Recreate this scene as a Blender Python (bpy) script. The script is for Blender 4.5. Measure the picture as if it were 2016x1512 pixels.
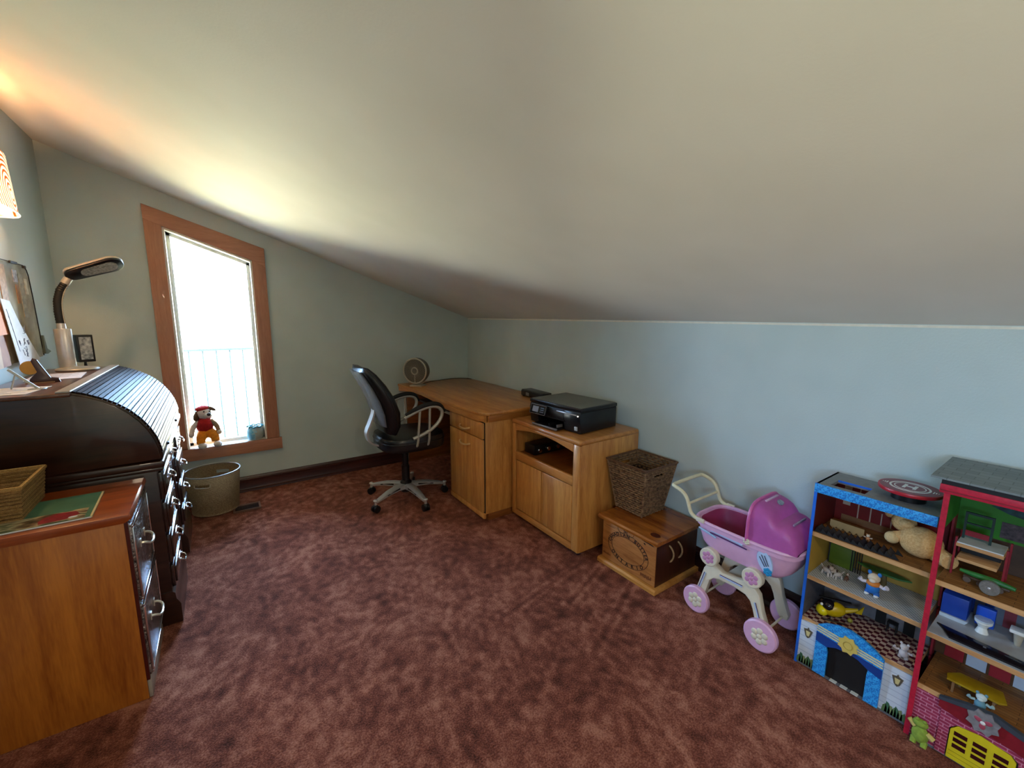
import bpy, bmesh, math, random
from math import sin, cos, pi, radians
from mathutils import Vector, Matrix, noise, Euler
random.seed(7)
S = bpy.context.scene
for o in list(bpy.data.objects): bpy.data.objects.remove(o, do_unlink=True)
COL = S.collection

# ------------------------------------------------------------ camera, world, lights, exposure
cam = bpy.data.cameras.new('camera'); cam.sensor_width = 36; cam.lens = 36*843.53/2016; cam.clip_start = 0.02
camo = bpy.data.objects.new('camera', cam); COL.objects.link(camo)
yaw, pit, rol = 0.604466, 0.158368, 0.004260
fw = Vector((sin(yaw)*cos(pit), cos(yaw)*cos(pit), -sin(pit))); rt = Vector((cos(yaw), -sin(yaw), 0)); up = rt.cross(fw)
rt, up = cos(rol)*rt+sin(rol)*up, -sin(rol)*rt+cos(rol)*up
camo.matrix_world = Matrix(((rt.x, up.x, -fw.x, 0), (rt.y, up.y, -fw.y, 0), (rt.z, up.z, -fw.z, 1.42), (0, 0, 0, 1)))
S.camera = camo
S.view_settings.view_transform = 'Standard'; S.view_settings.look = 'None'; S.view_settings.gamma = 1
S.view_settings.use_curve_mapping = False; S.view_settings.exposure = 1.32

XL, XR, YW, YB = -0.81, 2.17, 3.96, -1.9          # left wall, knee wall, window wall, back wall
def zc(x): return 1.394 + (XR-x)*0.3587            # sloping ceiling

w = bpy.data.worlds.new('sky'); S.world = w; w.use_nodes = True
nt = w.node_tree; nt.nodes.clear()
def N(nt, t, **k):
    n = nt.nodes.new(t)
    for a, b in k.items(): setattr(n, a, b)
    return n
tc = N(nt, 'ShaderNodeTexCoord'); sp = N(nt, 'ShaderNodeSeparateXYZ'); nt.links.new(tc.outputs['Generated'], sp.inputs[0])
rp = N(nt, 'ShaderNodeValToRGB'); mr = N(nt, 'ShaderNodeMapRange'); mr.inputs[1].default_value = -1; mr.inputs[2].default_value = 1
nt.links.new(sp.outputs[2], mr.inputs[0]); nt.links.new(mr.outputs[0], rp.inputs[0])
e = rp.color_ramp.elements                         # lawn below the horizon, hazy bright sky above it
e[0].position = 0.0; e[0].color = (0.40, 0.48, 0.13, 1)
e[1].position = 1.0; e[1].color = (0.42, 0.66, 1.0, 1)
a = e.new(0.44); a.color = (0.92, 0.92, 0.72, 1)
a = e.new(0.50); a.color = (0.46, 0.70, 1.0, 1)
a = e.new(0.60); a.color = (0.36, 0.62, 1.0, 1)
bg = N(nt, 'ShaderNodeBackground'); bg.inputs[1].default_value = 24.0
wo = N(nt, 'ShaderNodeOutputWorld'); nt.links.new(rp.outputs[0], bg.inputs[0]); nt.links.new(bg.outputs[0], wo.inputs[0])

def area(name, loc, rot, sx, sy, power, col, portal=False):
    l = bpy.data.lights.new(name, 'AREA'); l.shape = 'RECTANGLE'; l.size = sx; l.size_y = sy; l.energy = power; l.color = col
    if portal: l.cycles.is_portal = True
    o = bpy.data.objects.new(name, l); COL.objects.link(o); o.location = loc; o.rotation_euler = rot; return o
area('window_portal', (0.02, YW+0.15, 1.2), (-pi/2, 0, 0), 0.56, 1.7, 1, (1, 1, 1), True)
area('window_portal', (XL-.15, -0.5, 1.32), (0, -pi/2, 0), .6, .6, 1, (1, 1, 1), True)
# added warm fill light, unseen, behind and above the viewer
area('added_fill_light', (0.2, -0.9, 2.02), (0, radians(19.7), 0), 0.30, 0.30, 11, (1.0, 0.80, 0.58))

# ------------------------------------------------------------ materials
def lin(h):
    h = h.lstrip('#'); c = [int(h[i:i+2], 16)/255 for i in (0, 2, 4)]
    return tuple([(x/12.92 if x <= .04045 else ((x+.055)/1.055)**2.4) for x in c]+[1])
def base(name, rough=.5, metal=0, coat=0, spec=.5):
    m = bpy.data.materials.new(name); m.use_nodes = True; b = m.node_tree.nodes['Principled BSDF']
    b.inputs['Roughness'].default_value = rough; b.inputs['Metallic'].default_value = metal
    b.inputs['Coat Weight'].default_value = coat; b.inputs['Specular IOR Level'].default_value = spec
    return m, m.node_tree, b
def coords(nt, scale=(1, 1, 1), rot=(0, 0, 0), kind='Object'):
    t = N(nt, 'ShaderNodeTexCoord'); mp = N(nt, 'ShaderNodeMapping'); mp.inputs['Scale'].default_value = scale; mp.inputs['Rotation'].default_value = rot
    nt.links.new(t.outputs[kind], mp.inputs[0]); return mp.outputs[0]
def ramp(nt, fac, stops):
    r = N(nt, 'ShaderNodeValToRGB'); el = r.color_ramp.elements
    el[0].position, el[0].color = stops[0][0], lin(stops[0][1]); el[1].position, el[1].color = stops[-1][0], lin(stops[-1][1])
    for p, c in stops[1:-1]:
        x = el.new(p); x.color = lin(c)
    nt.links.new(fac, r.inputs[0]); return r.outputs[0]
def bump(nt, b, h, dist, strength=1):
    bp = N(nt, 'ShaderNodeBump'); bp.inputs['Distance'].default_value = dist; bp.inputs['Strength'].default_value = strength
    nt.links.new(h, bp.inputs['Height']); nt.links.new(bp.outputs[0], b.inputs['Normal'])
def plain(name, c, rough=.5, metal=0, var=.06, sc=40, bmp=0.0, coat=0, c2=None, spec=.5):
    m, nt, b = base(name, rough, metal, coat, spec)
    n = N(nt, 'ShaderNodeTexNoise'); n.inputs['Scale'].default_value = sc; n.inputs['Detail'].default_value = 4
    nt.links.new(coords(nt), n.inputs['Vector'])
    cc = lin(c); lo = [max(0, x*(1-var*2)) for x in cc[:3]]+[1]
    r = N(nt, 'ShaderNodeValToRGB'); r.color_ramp.elements[0].position = .3; r.color_ramp.elements[1].position = .7
    r.color_ramp.elements[0].color = lin(c2) if c2 else lo; r.color_ramp.elements[1].color = cc
    nt.links.new(n.outputs[0], r.inputs[0]); nt.links.new(r.outputs[0], b.inputs['Base Color'])
    if bmp: bump(nt, b, n.outputs[0], bmp)
    return m
def wood(name, dark, light, axis='Z', rough=.4, fine=1.0, coat=.2, rings=.35, bmp=.0006, spec=.5):
    m, nt, b = base(name, rough, 0, coat, spec)
    s = {'X': (2.2, 22, 22), 'Y': (22, 2.2, 22), 'Z': (22, 22, 2.2)}[axis]
    s = tuple(x*fine for x in s); v = coords(nt, s)
    n = N(nt, 'ShaderNodeTexNoise'); n.inputs['Scale'].default_value = 1.6; n.inputs['Detail'].default_value = 8; n.inputs['Distortion'].default_value = .6
    n2 = N(nt, 'ShaderNodeTexNoise'); n2.inputs['Scale'].default_value = .35; n2.inputs['Detail'].default_value = 3; n2.inputs['Distortion'].default_value = 1.2
    n3 = N(nt, 'ShaderNodeTexNoise'); n3.inputs['Scale'].default_value = 9; n3.inputs['Detail'].default_value = 3
    for x in (n, n2, n3): nt.links.new(v, x.inputs['Vector'])
    mx = N(nt, 'ShaderNodeMix', data_type='FLOAT'); mx.inputs[0].default_value = rings
    nt.links.new(n.outputs[0], mx.inputs[2]); nt.links.new(n2.outputs[0], mx.inputs[3])
    m3 = N(nt, 'ShaderNodeMix', data_type='FLOAT'); m3.inputs[0].default_value = .25
    nt.links.new(mx.outputs[0], m3.inputs[2]); nt.links.new(n3.outputs[0], m3.inputs[3])
    c = ramp(nt, m3.outputs[0], [(.36, dark), (.62, light)])
    nt.links.new(c, b.inputs['Base Color']); bump(nt, b, m3.outputs[0], bmp)
    return m
def weave(name, c1, c2, sx=60, sy=60, rough=.8, bmp=.002, kind='Object'):
    m, nt, b = base(name, rough)
    w1 = N(nt, 'ShaderNodeTexWave', bands_direction='Z'); w1.inputs['Scale'].default_value = sy; w1.inputs['Distortion'].default_value = 3; w1.inputs['Detail'].default_value = 3; w1.inputs['Detail Scale'].default_value = 6
    n = N(nt, 'ShaderNodeTexNoise'); n.inputs['Scale'].default_value = sx; n.inputs['Detail'].default_value = 5
    v = coords(nt, kind=kind); nt.links.new(v, w1.inputs['Vector']); nt.links.new(v, n.inputs['Vector'])
    mx = N(nt, 'ShaderNodeMix', data_type='FLOAT'); mx.inputs[0].default_value = .55
    nt.links.new(w1.outputs['Fac'], mx.inputs[2]); nt.links.new(n.outputs[0], mx.inputs[3])
    nt.links.new(ramp(nt, mx.outputs[0], [(.3, c1), (.7, c2)]), b.inputs['Base Color']); bump(nt, b, mx.outputs[0], bmp)
    return m
def brick(name, c1, c2, mortar, scale=1, bw=.03, bh=.012, ms=.0015, axis='YZ', rough=.6, offset=.5):
    m, nt, b = base(name, rough)
    t = N(nt, 'ShaderNodeTexCoord'); s = N(nt, 'ShaderNodeSeparateXYZ'); c = N(nt, 'ShaderNodeCombineXYZ'); nt.links.new(t.outputs['Object'], s.inputs[0])
    i = {'X': 0, 'Y': 1, 'Z': 2}; nt.links.new(s.outputs[i[axis[0]]], c.inputs[0]); nt.links.new(s.outputs[i[axis[1]]], c.inputs[1])
    k = N(nt, 'ShaderNodeTexBrick'); k.offset = offset; k.inputs['Scale'].default_value = scale; k.inputs['Brick Width'].default_value = bw; k.inputs['Row Height'].default_value = bh
    k.inputs['Mortar Size'].default_value = ms; k.inputs['Color1'].default_value = lin(c1); k.inputs['Color2'].default_value = lin(c2); k.inputs['Mortar'].default_value = lin(mortar)
    nt.links.new(c.outputs[0], k.inputs['Vector']); nt.links.new(k.outputs[0], b.inputs['Base Color']); return m
def checker(name, c1, c2, size, rough=.5, grid=False):
    m, nt, b = base(name, rough)
    k = N(nt, 'ShaderNodeTexChecker'); k.inputs['Scale'].default_value = 1/size; k.inputs[1].default_value = lin(c1); k.inputs[2].default_value = lin(c2)
    nt.links.new(coords(nt, (1, 1, 0)), k.inputs['Vector']); nt.links.new(k.outputs[0], b.inputs['Base Color']); return m
def emit(name, c, s):
    m = bpy.data.materials.new(name); m.use_nodes = True; b = m.node_tree.nodes['Principled BSDF']
    b.inputs['Base Color'].default_value = lin(c); b.inputs['Emission Color'].default_value = lin(c); b.inputs['Emission Strength'].default_value = s; return m

# ------------------------------------------------------------ mesh building
class MB:
    def __init__(s): s.b = bmesh.new(); s.M = None
    def _x(s, vs):
        if s.M is not None: bmesh.ops.transform(s.b, matrix=s.M, verts=vs)
        return vs
    def box(s, x0, x1, y0, y1, z0, z1, bev=0, seg=2):
        r = bmesh.ops.create_cube(s.b, size=1); vs = r['verts']
        for v in vs: v.co = Vector(((x0+x1)/2+v.co.x*(x1-x0), (y0+y1)/2+v.co.y*(y1-y0), (z0+z1)/2+v.co.z*(z1-z0)))
        if bev:
            es = list({e for v in vs for e in v.link_edges})
            r = bmesh.ops.bevel(s.b, geom=es, offset=min(bev, .49*min(abs(x1-x0), abs(y1-y0), abs(z1-z0))), segments=seg, affect='EDGES', profile=.5)
            vs = list({v for f in r['faces'] for v in f.verts} | {v for v in vs if v.is_valid})
        s._x(vs); return s
    def rings(s, rings, closed=False, cap=True):
        L = []
        for r in rings: L.append([s.b.verts.new(p) for p in r])
        n = len(L[0]); k = len(L)
        for i in range(k if closed else k-1):
            a, c = L[i], L[(i+1) % k]
            for j in range(n):
                try: s.b.faces.new((a[j], a[(j+1) % n], c[(j+1) % n], c[j]))
                except ValueError: pass
        if cap and not closed:
            s.b.faces.new(L[0][::-1]); s.b.faces.new(L[-1])
        s._x([v for r in L for v in r]); return s
    def tube(s, pts, r, seg=8, closed=False, smooth=0, cap=True):
        P = [Vector(p) for p in pts]; R = list(r) if isinstance(r, (list, tuple)) else [r]*len(P)
        for _ in range(smooth):
            Q = []; q = []
            n = len(P); rng = range(n if closed else n-1)
            if not closed: Q.append(P[0]); q.append(R[0])
            for i in rng:
                j = (i+1) % n; Q += [P[i]*.75+P[j]*.25, P[i]*.25+P[j]*.75]; q += [R[i]*.75+R[j]*.25, R[i]*.25+R[j]*.75]
            if not closed: Q.append(P[-1]); q.append(R[-1])
            P, R = Q, q
        n = len(P); rings = []; u = None
        for i in range(n):
            d = (P[(i+1) % n]-P[i-1]) if closed else (P[min(i+1, n-1)]-P[max(i-1, 0)])
            if d.length < 1e-9: d = Vector((0, 0, 1))
            d.normalize()
            if u is None:
                u = d.orthogonal().normalized()
            u = (u-d*u.dot(d)); u = u.normalized() if u.length > 1e-6 else d.orthogonal().normalized()
            v = d.cross(u)
            rings.append([P[i]+(u*cos(2*pi*k/seg)+v*sin(2*pi*k/seg))*R[i] for k in range(seg)])
        return s.rings(rings, closed, cap)
    def cyl(s, p0, p1, r0, r1=None, seg=20): return s.tube([p0, p1], [r0, r0 if r1 is None else r1], seg)
    def lathe(s, prof, c=(0, 0, 0), seg=28, axis='Z', squash=1):
        rings = []
        for r, h in prof:
            ring = []
            for k in range(seg):
                a = 2*pi*k/seg; x, y = r*cos(a), r*sin(a)*squash
                p = {'Z': (x, y, h), 'X': (h, x, y), 'Y': (x, h, y)}[axis]
                ring.append(Vector(p)+Vector(c))
            rings.append(ring)
        return s.rings(rings)
    def prism(s, pts, ax, a0, a1, bev=0):
        def P(p, h): return {'X': (h, p[0], p[1]), 'Y': (p[0], h, p[1]), 'Z': (p[0], p[1], h)}[ax]
        a = [s.b.verts.new(P(p, a0)) for p in pts]; c = [s.b.verts.new(P(p, a1)) for p in pts]; n = len(pts)
        fs = [s.b.faces.new(a), s.b.faces.new(c[::-1])]+[s.b.faces.new((a[i], c[i], c[(i+1) % n], a[(i+1) % n])) for i in range(n)]
        vs = a+c
        bmesh.ops.recalc_face_normals(s.b, faces=fs)
        if bev:
            r = bmesh.ops.bevel(s.b, geom=[e for e in {e for f in fs[:2] for e in f.edges}], offset=bev, segments=2, affect='EDGES', profile=.5)
            vs = list({v for f in r['faces'] for v in f.verts} | {v for v in vs if v.is_valid})
        s._x(vs); return s
    def ell(s, c, r, rot=(0, 0, 0), u=16, v=10):
        if not isinstance(r, (tuple, list)): r = (r, r, r)
        q = bmesh.ops.create_uvsphere(s.b, u_segments=u, v_segments=v, radius=1)['verts']
        M = Matrix.Translation(Vector(c)) @ Euler(rot).to_matrix().to_4x4() @ Matrix.Diagonal((r[0], r[1], r[2], 1))
        bmesh.ops.transform(s.b, matrix=M, verts=q); s._x(q); return s
    def quad(s, *p):
        vs = [s.b.verts.new(q) for q in p]; s.b.faces.new(vs); s._x(vs); return s
def setp(o, label=None, cat=None, group=None, kind=None):
    if label: o['label'] = label
    if cat: o['category'] = cat
    if group: o['group'] = group
    if kind: o['kind'] = kind
    return o
def build(name, mb, mat, parent=None, label=None, ang=35, kind=None, world=True):
    me = bpy.data.meshes.new(name)
    bmesh.ops.recalc_face_normals(mb.b, faces=mb.b.faces[:])
    rt0 = parent
    while rt0 is not None and rt0.parent is not None: rt0 = rt0.parent
    if parent is not None and world and rt0.get('_w', 1):
        bmesh.ops.transform(mb.b, matrix=absM(parent).inverted(), verts=mb.b.verts[:])
    mb.b.to_mesh(me); mb.b.free()
    me.polygons.foreach_set('use_smooth', [True]*len(me.polygons)); me.set_sharp_from_angle(angle=radians(ang))
    if mat: me.materials.append(mat)
    o = bpy.data.objects.new(name, me); COL.objects.link(o)
    if parent is not None: o.parent = parent
    return setp(o, label, kind=kind)
def absM(o):
    M = Matrix.Translation(o.location) @ o.rotation_euler.to_matrix().to_4x4() @ Matrix.Diagonal((o.scale[0], o.scale[1], o.scale[2], 1))
    return absM(o.parent) @ M if o.parent else M
def thing(name, label, cat, loc, rz=0, group=None, world=True, kind=None):
    o = bpy.data.objects.new(name, None); COL.objects.link(o); o.location = loc; o.rotation_euler = (0, 0, rz); o.empty_display_size = .05
    if not world: o['_w'] = 0
    return setp(o, label, cat, group, kind)
def solo(name, mb, mat, label, cat, group=None, loc=None, ang=35):
    """a thing that is one mesh"""
    o = build(name, mb, mat, ang=ang)
    if loc is not None:
        o.data.transform(Matrix.Translation(-Vector(loc))); o.location = loc
    return setp(o, label, cat, group)
def copy_of(o, parent, loc=None, rot=None, label=None):
    c = o.copy(); COL.objects.link(c); c.parent = parent
    if loc is not None: c.location = loc
    if rot is not None: c.rotation_euler = rot
    for ch in [x for x in COL.objects if x.parent == o]: copy_of(ch, c)
    return c
def text_mesh(txt, size, thick=.0004):
    cu = bpy.data.curves.new('lettering', 'FONT'); cu.body = txt; cu.size = size; cu.align_x = 'CENTER'; cu.align_y = 'CENTER'; cu.extrude = thick; cu.resolution_u = 3; cu.offset = size*.028
    o = bpy.data.objects.new('lettering', cu); COL.objects.link(o)
    dg = bpy.context.evaluated_depsgraph_get(); me = bpy.data.meshes.new_from_object(o.evaluated_get(dg))
    bpy.data.objects.remove(o, do_unlink=True); bpy.data.curves.remove(cu); return me
def add_mesh(mb, me, M):
    me.transform(M); mb.b.from_mesh(me); bpy.data.meshes.remove(me)
# ------------------------------------------------------------ room materials
def wallmat(name, c, c2, bm=.0006):
    m, nt, b = base(name, .75, 0, 0, .25)
    v = coords(nt); n = N(nt, 'ShaderNodeTexNoise'); n.inputs['Scale'].default_value = 130; n.inputs['Detail'].default_value = 6
    n2 = N(nt, 'ShaderNodeTexNoise'); n2.inputs['Scale'].default_value = 3
    nt.links.new(v, n.inputs['Vector']); nt.links.new(v, n2.inputs['Vector'])
    nt.links.new(ramp(nt, n2.outputs[0], [(.3, c), (.7, c2)]), b.inputs['Base Color']); bump(nt, b, n.outputs[0], bm); return m
M_wall = wallmat('sage_wall_paint', '#bccac8', '#c5d2d0')
M_ceil = wallmat('cream_ceiling_paint', '#dcd9d0', '#e2dfd7', .0003)
M_trimdark = wood('dark_mahogany_trim', '#2a0f0b', '#4a1d14', 'X', .35)
M_casing = wood('salmon_pine_casing', '#a0684e', '#b98263', 'Z', .45)
M_white = plain('white_vinyl', '#e8e8e2', .4)
M_oak = wood('honey_oak', '#b06c30', '#dca056', 'Z', .36, 1, .25, .4)
M_oakY = wood('honey_oak_lengthwise', '#a8662e', '#d0924e', 'Y', .36, 1, .25, .4)
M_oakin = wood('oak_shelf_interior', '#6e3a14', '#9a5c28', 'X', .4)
M_darkwood = wood('walnut_brown_desk', '#1c0d08', '#3a1e12', 'X', .3, 1, .4)
M_slat = wood('glossy_roll_slat', '#120b0a', '#2c1a12', 'Y', .5, 1, .0, spec=.10)
M_cherry = wood('orange_teak_veneer', '#88440f', '#c07526', 'Z', .4, .8, .2, .5)
M_cherryX = wood('teak_top', '#742c0c', '#a8501a', 'X', .3, 1, .3, .4)
M_black = plain('black_plastic', '#101014', .3, 0, .1)
M_blackm = plain('matt_black', '#0c0c0d', .6, 0, .1)
M_leather = plain('black_leather', '#15151a', .33, 0, .15, 60, .0004, .15)
M_silver = plain('brushed_silver', '#d0d0cf', .28, .6, .04)
M_silverp = plain('silver_paint', '#b4b2a9', .35, .35, .04)
M_chrome = plain('chrome', '#d8d8dc', .12, 1, .02)
M_brass = plain('aged_brass', '#8f8a80', .3, .9, .1)
M_grey = plain('grey_plastic', '#6d7073', .4)
M_paper = plain('white_paper', '#d9dce0', .7)
M_rail = plain('railing_metal', '#2b2e2e', .6)

# floor with brushed carpet pile
m, nt, b = base('rust_red_carpet', .95, 0, 0, .15)
at = N(nt, 'ShaderNodeAttribute', attribute_name='pile'); v = coords(nt)
n1 = N(nt, 'ShaderNodeTexNoise'); n1.inputs['Scale'].default_value = 190; n1.inputs['Detail'].default_value = 3
n2 = N(nt, 'ShaderNodeTexNoise'); n2.inputs['Scale'].default_value = 14; n2.inputs['Detail'].default_value = 6; n2.inputs['Distortion'].default_value = .3
for x in (n1, n2): nt.links.new(v, x.inputs['Vector'])
ad = N(nt, 'ShaderNodeMath', operation='MULTIPLY_ADD'); ad.inputs[1].default_value = .85; nt.links.new(n1.outputs[0], ad.inputs[0]); nt.links.new(at.outputs['Fac'], ad.inputs[2])
ad2 = N(nt, 'ShaderNodeMath', operation='MULTIPLY_ADD'); ad2.inputs[1].default_value = .35; nt.links.new(n2.outputs[0], ad2.inputs[0]); nt.links.new(ad.outputs[0], ad2.inputs[2])
nt.links.new(ramp(nt, ad2.outputs[0], [(.34, '#33150d'), (.62, '#723d2f'), (.95, '#aa725d')]), b.inputs['Base Color'])
b.inputs['Sheen Weight'].default_value = .35; b.inputs['Sheen Roughness'].default_value = .5; b.inputs['Sheen Tint'].default_value = lin('#d08a70')
bump(nt, b, n1.outputs[0], .006)
M_carpet = m

TR = [((2.0, 1.70), (1.31, 1.45)), ((2.0, 1.66), (1.36, 1.42)), ((1.80, 1.42), (1.20, 1.16)), ((1.82, 1.38), (1.24, 1.12)), ((1.62, 1.68), (1.0, 1.56)), ((1.62, 1.64), (1.02, 1.52)), ((1.66, .90), (1.42, .80))]
def pile(x, y):
    p = Vector((x, y, 0))
    q = p+Vector((noise.noise(p*2.2), noise.noise(p*2.2+Vector((9, 3, 1))), 0))*.10
    f = noise.noise(Vector((q.x*3.2, q.y*3.2, 4)))*.13+noise.noise(Vector((q.x*10, q.y*10, 7)))*.15+noise.noise(Vector((q.x*30, q.y*26, 2)))*.24
    f = .06+f*1.15
    for a, c in TR:
        a = Vector(a); d = Vector(c)-a; t = max(0, min(1, (Vector((x, y))-a).dot(d)/d.dot(d))); r = (Vector((x, y))-a-d*t).length
        f += .13*math.exp(-(r/.010)**2)-.06*math.exp(-((r-.025)/.012)**2)
    return f
NX, NY = 240, 400; vs = []; fc = []; pl = []
for j in range(NY+1):
    for i in range(NX+1):
        x = XL+(XR-XL)*i/NX; y = YB+(YW-YB)*j/NY; f = pile(x, y); vs.append((x, y, -.004+.005*max(-.5, min(f, .4)))); pl.append(f)
for j in range(NY):
    for i in range(NX):
        k = j*(NX+1)+i; fc.append((k, k+1, k+NX+2, k+NX+1))
me = bpy.data.meshes.new('floor'); me.from_pydata(vs, [], fc); at = me.attributes.new('pile', 'FLOAT', 'POINT'); at.data.foreach_set('value', pl)
me.polygons.foreach_set('use_smooth', [True]*len(me.polygons)); me.materials.append(M_carpet)
o = bpy.data.objects.new('floor', me); COL.objects.link(o); setp(o, kind='structure')

# shell
T = .14
wx0, wx1, wz0 = -.241, .283, .40
wt0, wt1 = 2.022, 1.829
mb = MB()
mb.prism([(XL-T, -.05), (wx0, -.05), (wx0, zc(wx0)+.1), (XL-T, zc(XL-T)+.1)], 'Y', YW, YW+T)
mb.prism([(wx1, -.05), (XR+T, -.05), (XR+T, zc(XR+T)+.1), (wx1, zc(wx1)+.1)], 'Y', YW, YW+T)
mb.prism([(wx0, -.05), (wx1, -.05), (wx1, wz0), (wx0, wz0)], 'Y', YW, YW+T)
mb.prism([(wx0, wt0), (wx1, wt1), (wx1, zc(wx1)+.1), (wx0, zc(wx0)+.1)], 'Y', YW, YW+T)
setp(build('wall_far', mb, M_wall), kind='structure')
setp(build('wall_right', MB().box(XR, XR+T, YB, YW, -.05, 1.46), M_wall), kind='structure')
by0, by1, bz0, bz1 = -.74, -.26, 1.10, 1.56  # opening for the added fill window
mb = MB()
for a, c, z0, z1 in ((YB, by0, -.05, 2.56), (by1, YW, -.05, 2.56), (by0, by1, -.05, bz0), (by0, by1, bz1, 2.56)): mb.box(XL-T, XL, a, c, z0, z1)
setp(build('wall_left', mb, M_wall), kind='structure')
mb = MB(); mb.prism([(XL-T, -.05), (XR+T, -.05), (XR+T, zc(XR+T)+.1), (XL-T, zc(XL-T)+.1)], 'Y', YB-T, YB)
setp(build('wall_back', mb, M_wall), kind='structure')
mb = MB(); mb.prism([(XL-T, zc(XL-T)), (XR+T, zc(XR+T)), (XR+T, zc(XR+T)+.08), (XL-T, zc(XL-T)+.08)], 'Y', YB-T, YW+T)
setp(build('ceiling', mb, M_ceil), kind='structure')
setp(build('trim_1', MB().box(XR-.004, XR, YB, YW-.02, 1.382, 1.3915), plain('white_caulk', '#e6e2d2', .6)), kind='structure')
def basebd(name, pts, ax, a0, a1, mat): return setp(build(name, MB().prism(pts, ax, a0, a1), mat, ang=20), kind='structure')
prof = [(0, 0), (.034, 0), (.032, .012), (.018, .020), (.016, .026), (.016, .085), (.020, .090), (.020, .098), (.011, .106), (.006, .118), (0, .121)]
basebd('baseboard_far', [(YW-d, z) for d, z in prof], 'X', XL, 1.43, M_trimdark)
basebd('baseboard_right', [(XR-d, z) for d, z in prof], 'Y', YB, 2.36, wood('dark_trim_side', '#1c0b08', '#36150f', 'Y', .35))

# window
win = setp(bpy.data.objects.new('window_1', None), kind='structure'); COL.objects.link(win); win.location = (.02, YW, .4)
cz = .37
mb = MB(); mb.prism([(-.337, .416), (wx0, .416), (wx0, wt0+.02), (-.337, wt0+.08)], 'Y', YW-.022, YW, .003); build('casing', mb, M_casing, win)
mb = MB(); mb.prism([(wx1, .416), (.372, .416), (.372, wt1-.02), (wx1, wt1+.02)], 'Y', YW-.022, YW, .003); build('casing', mb, M_casing, win)
M_casX = wood('salmon_pine_casing_level', '#a0684e', '#b98263', 'X', .45)
mb = MB(); mb.prism([(-.337, wt0+.045), (wx0-.002, wt0+.002), (wx1+.002, wt1), (.372, wt1-.045), (.372, 1.925), (-.337, 2.160)], 'Y', YW-.024, YW, .003); build('casing', mb, M_casX, win)
mb = MB(); mb.prism([(-.337, .318), (.388, .318), (.388, .412), (-.337, .412)], 'Y', YW-.026, YW, .003); build('casing', mb, M_casX, win)
M_jamb = plain('white_jamb', '#e9e6da', .45)
build('sill', MB().box(wx0, wx1, YW-.02, YW+T, wz0, wz0+.012, .002), M_jamb, win)
for x0, x1 in ((wx0, wx0+.012), (wx1-.012, wx1)):
    build('jamb', MB().prism([(YW-.01, wz0+.012), (YW+T, wz0+.012), (YW+T, wt0 if x0 < 0 else wt1), (YW-.01, wt0 if x0 < 0 else wt1)], 'X', x0, x1), M_jamb, win)
mb = MB(); mb.prism([(wx0+.012, wt0-.018), (wx1-.012, wt1-.010), (wx1-.012, wt1+.002), (wx0+.012, wt0-.004)], 'Y', YW-.01, YW+T); build('head', mb, M_jamb, win)
y0, y1 = YW+.085, YW+.115
mb = MB()
xa, xb = wx0+.012, wx1-.012; ta, tb = wt0-.018, wt1-.010
mb.prism([(xa, .412), (xa+.022, .412), (xa+.022, ta), (xa, ta)], 'Y', y0, y1); mb.prism([(xb-.022, .412), (xb, .412), (xb, tb), (xb-.022, tb)], 'Y', y0, y1)
mb.prism([(xa, .412), (xb, .412), (xb, .434), (xa, .434)], 'Y', y0, y1); mb.prism([(xa, ta-.022), (xb, tb-.022), (xb, tb), (xa, ta)], 'Y', y0, y1)
build('sash_frame', mb, plain('pale_sash', '#e8e6dc', .4), win)
g = bpy.data.materials.new('window_glass'); g.use_nodes = True; nt = g.node_tree; nt.nodes.clear()
tr = N(nt, 'ShaderNodeBsdfTransparent'); gl = N(nt, 'ShaderNodeBsdfGlossy'); gl.inputs['Roughness'].default_value = .02; fr = N(nt, 'ShaderNodeFresnel'); mx = N(nt, 'ShaderNodeMixShader'); ot = N(nt, 'ShaderNodeOutputMaterial')
nt.links.new(fr.outputs[0], mx.inputs[0]); nt.links.new(tr.outputs[0], mx.inputs[1]); nt.links.new(gl.outputs[0], mx.inputs[2]); nt.links.new(mx.outputs[0], ot.inputs[0])
mb = MB(); mb.prism([(xa+.02, .432), (xb-.02, .432), (xb-.02, tb-.02), (xa+.02, ta-.02)], 'Y', YW+.098, YW+.102); build('pane', mb, g, win)
# unseen window behind the viewer, added to let in fill light
fill_win = setp(bpy.data.objects.new('added_fill_window', None), kind='structure'); COL.objects.link(fill_win); fill_win.location = (XL, (by0+by1)/2, bz0)
for a in ((by0-.09, by0, bz0-.09, bz1+.09), (by1, by1+.09, bz0-.09, bz1+.09), (by0, by1, bz0-.09, bz0), (by0, by1, bz1, bz1+.09)): build('casing', MB().box(XL, XL+.022, a[0], a[1], a[2], a[3], .002), M_casing, fill_win)
mb = MB()
for a in ((by0, by0+.03, bz0, bz1), (by1-.03, by1, bz0, bz1), (by0, by1, bz0, bz0+.03), (by0, by1, bz1-.03, bz1)): mb.box(XL-.09, XL-.06, a[0], a[1], a[2], a[3])
build('sash_frame', mb, M_white, fill_win)
build('pane', MB().box(XL-.078, XL-.074, by0+.02, by1-.02, bz0+.02, bz1-.02), g, fill_win)
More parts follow.
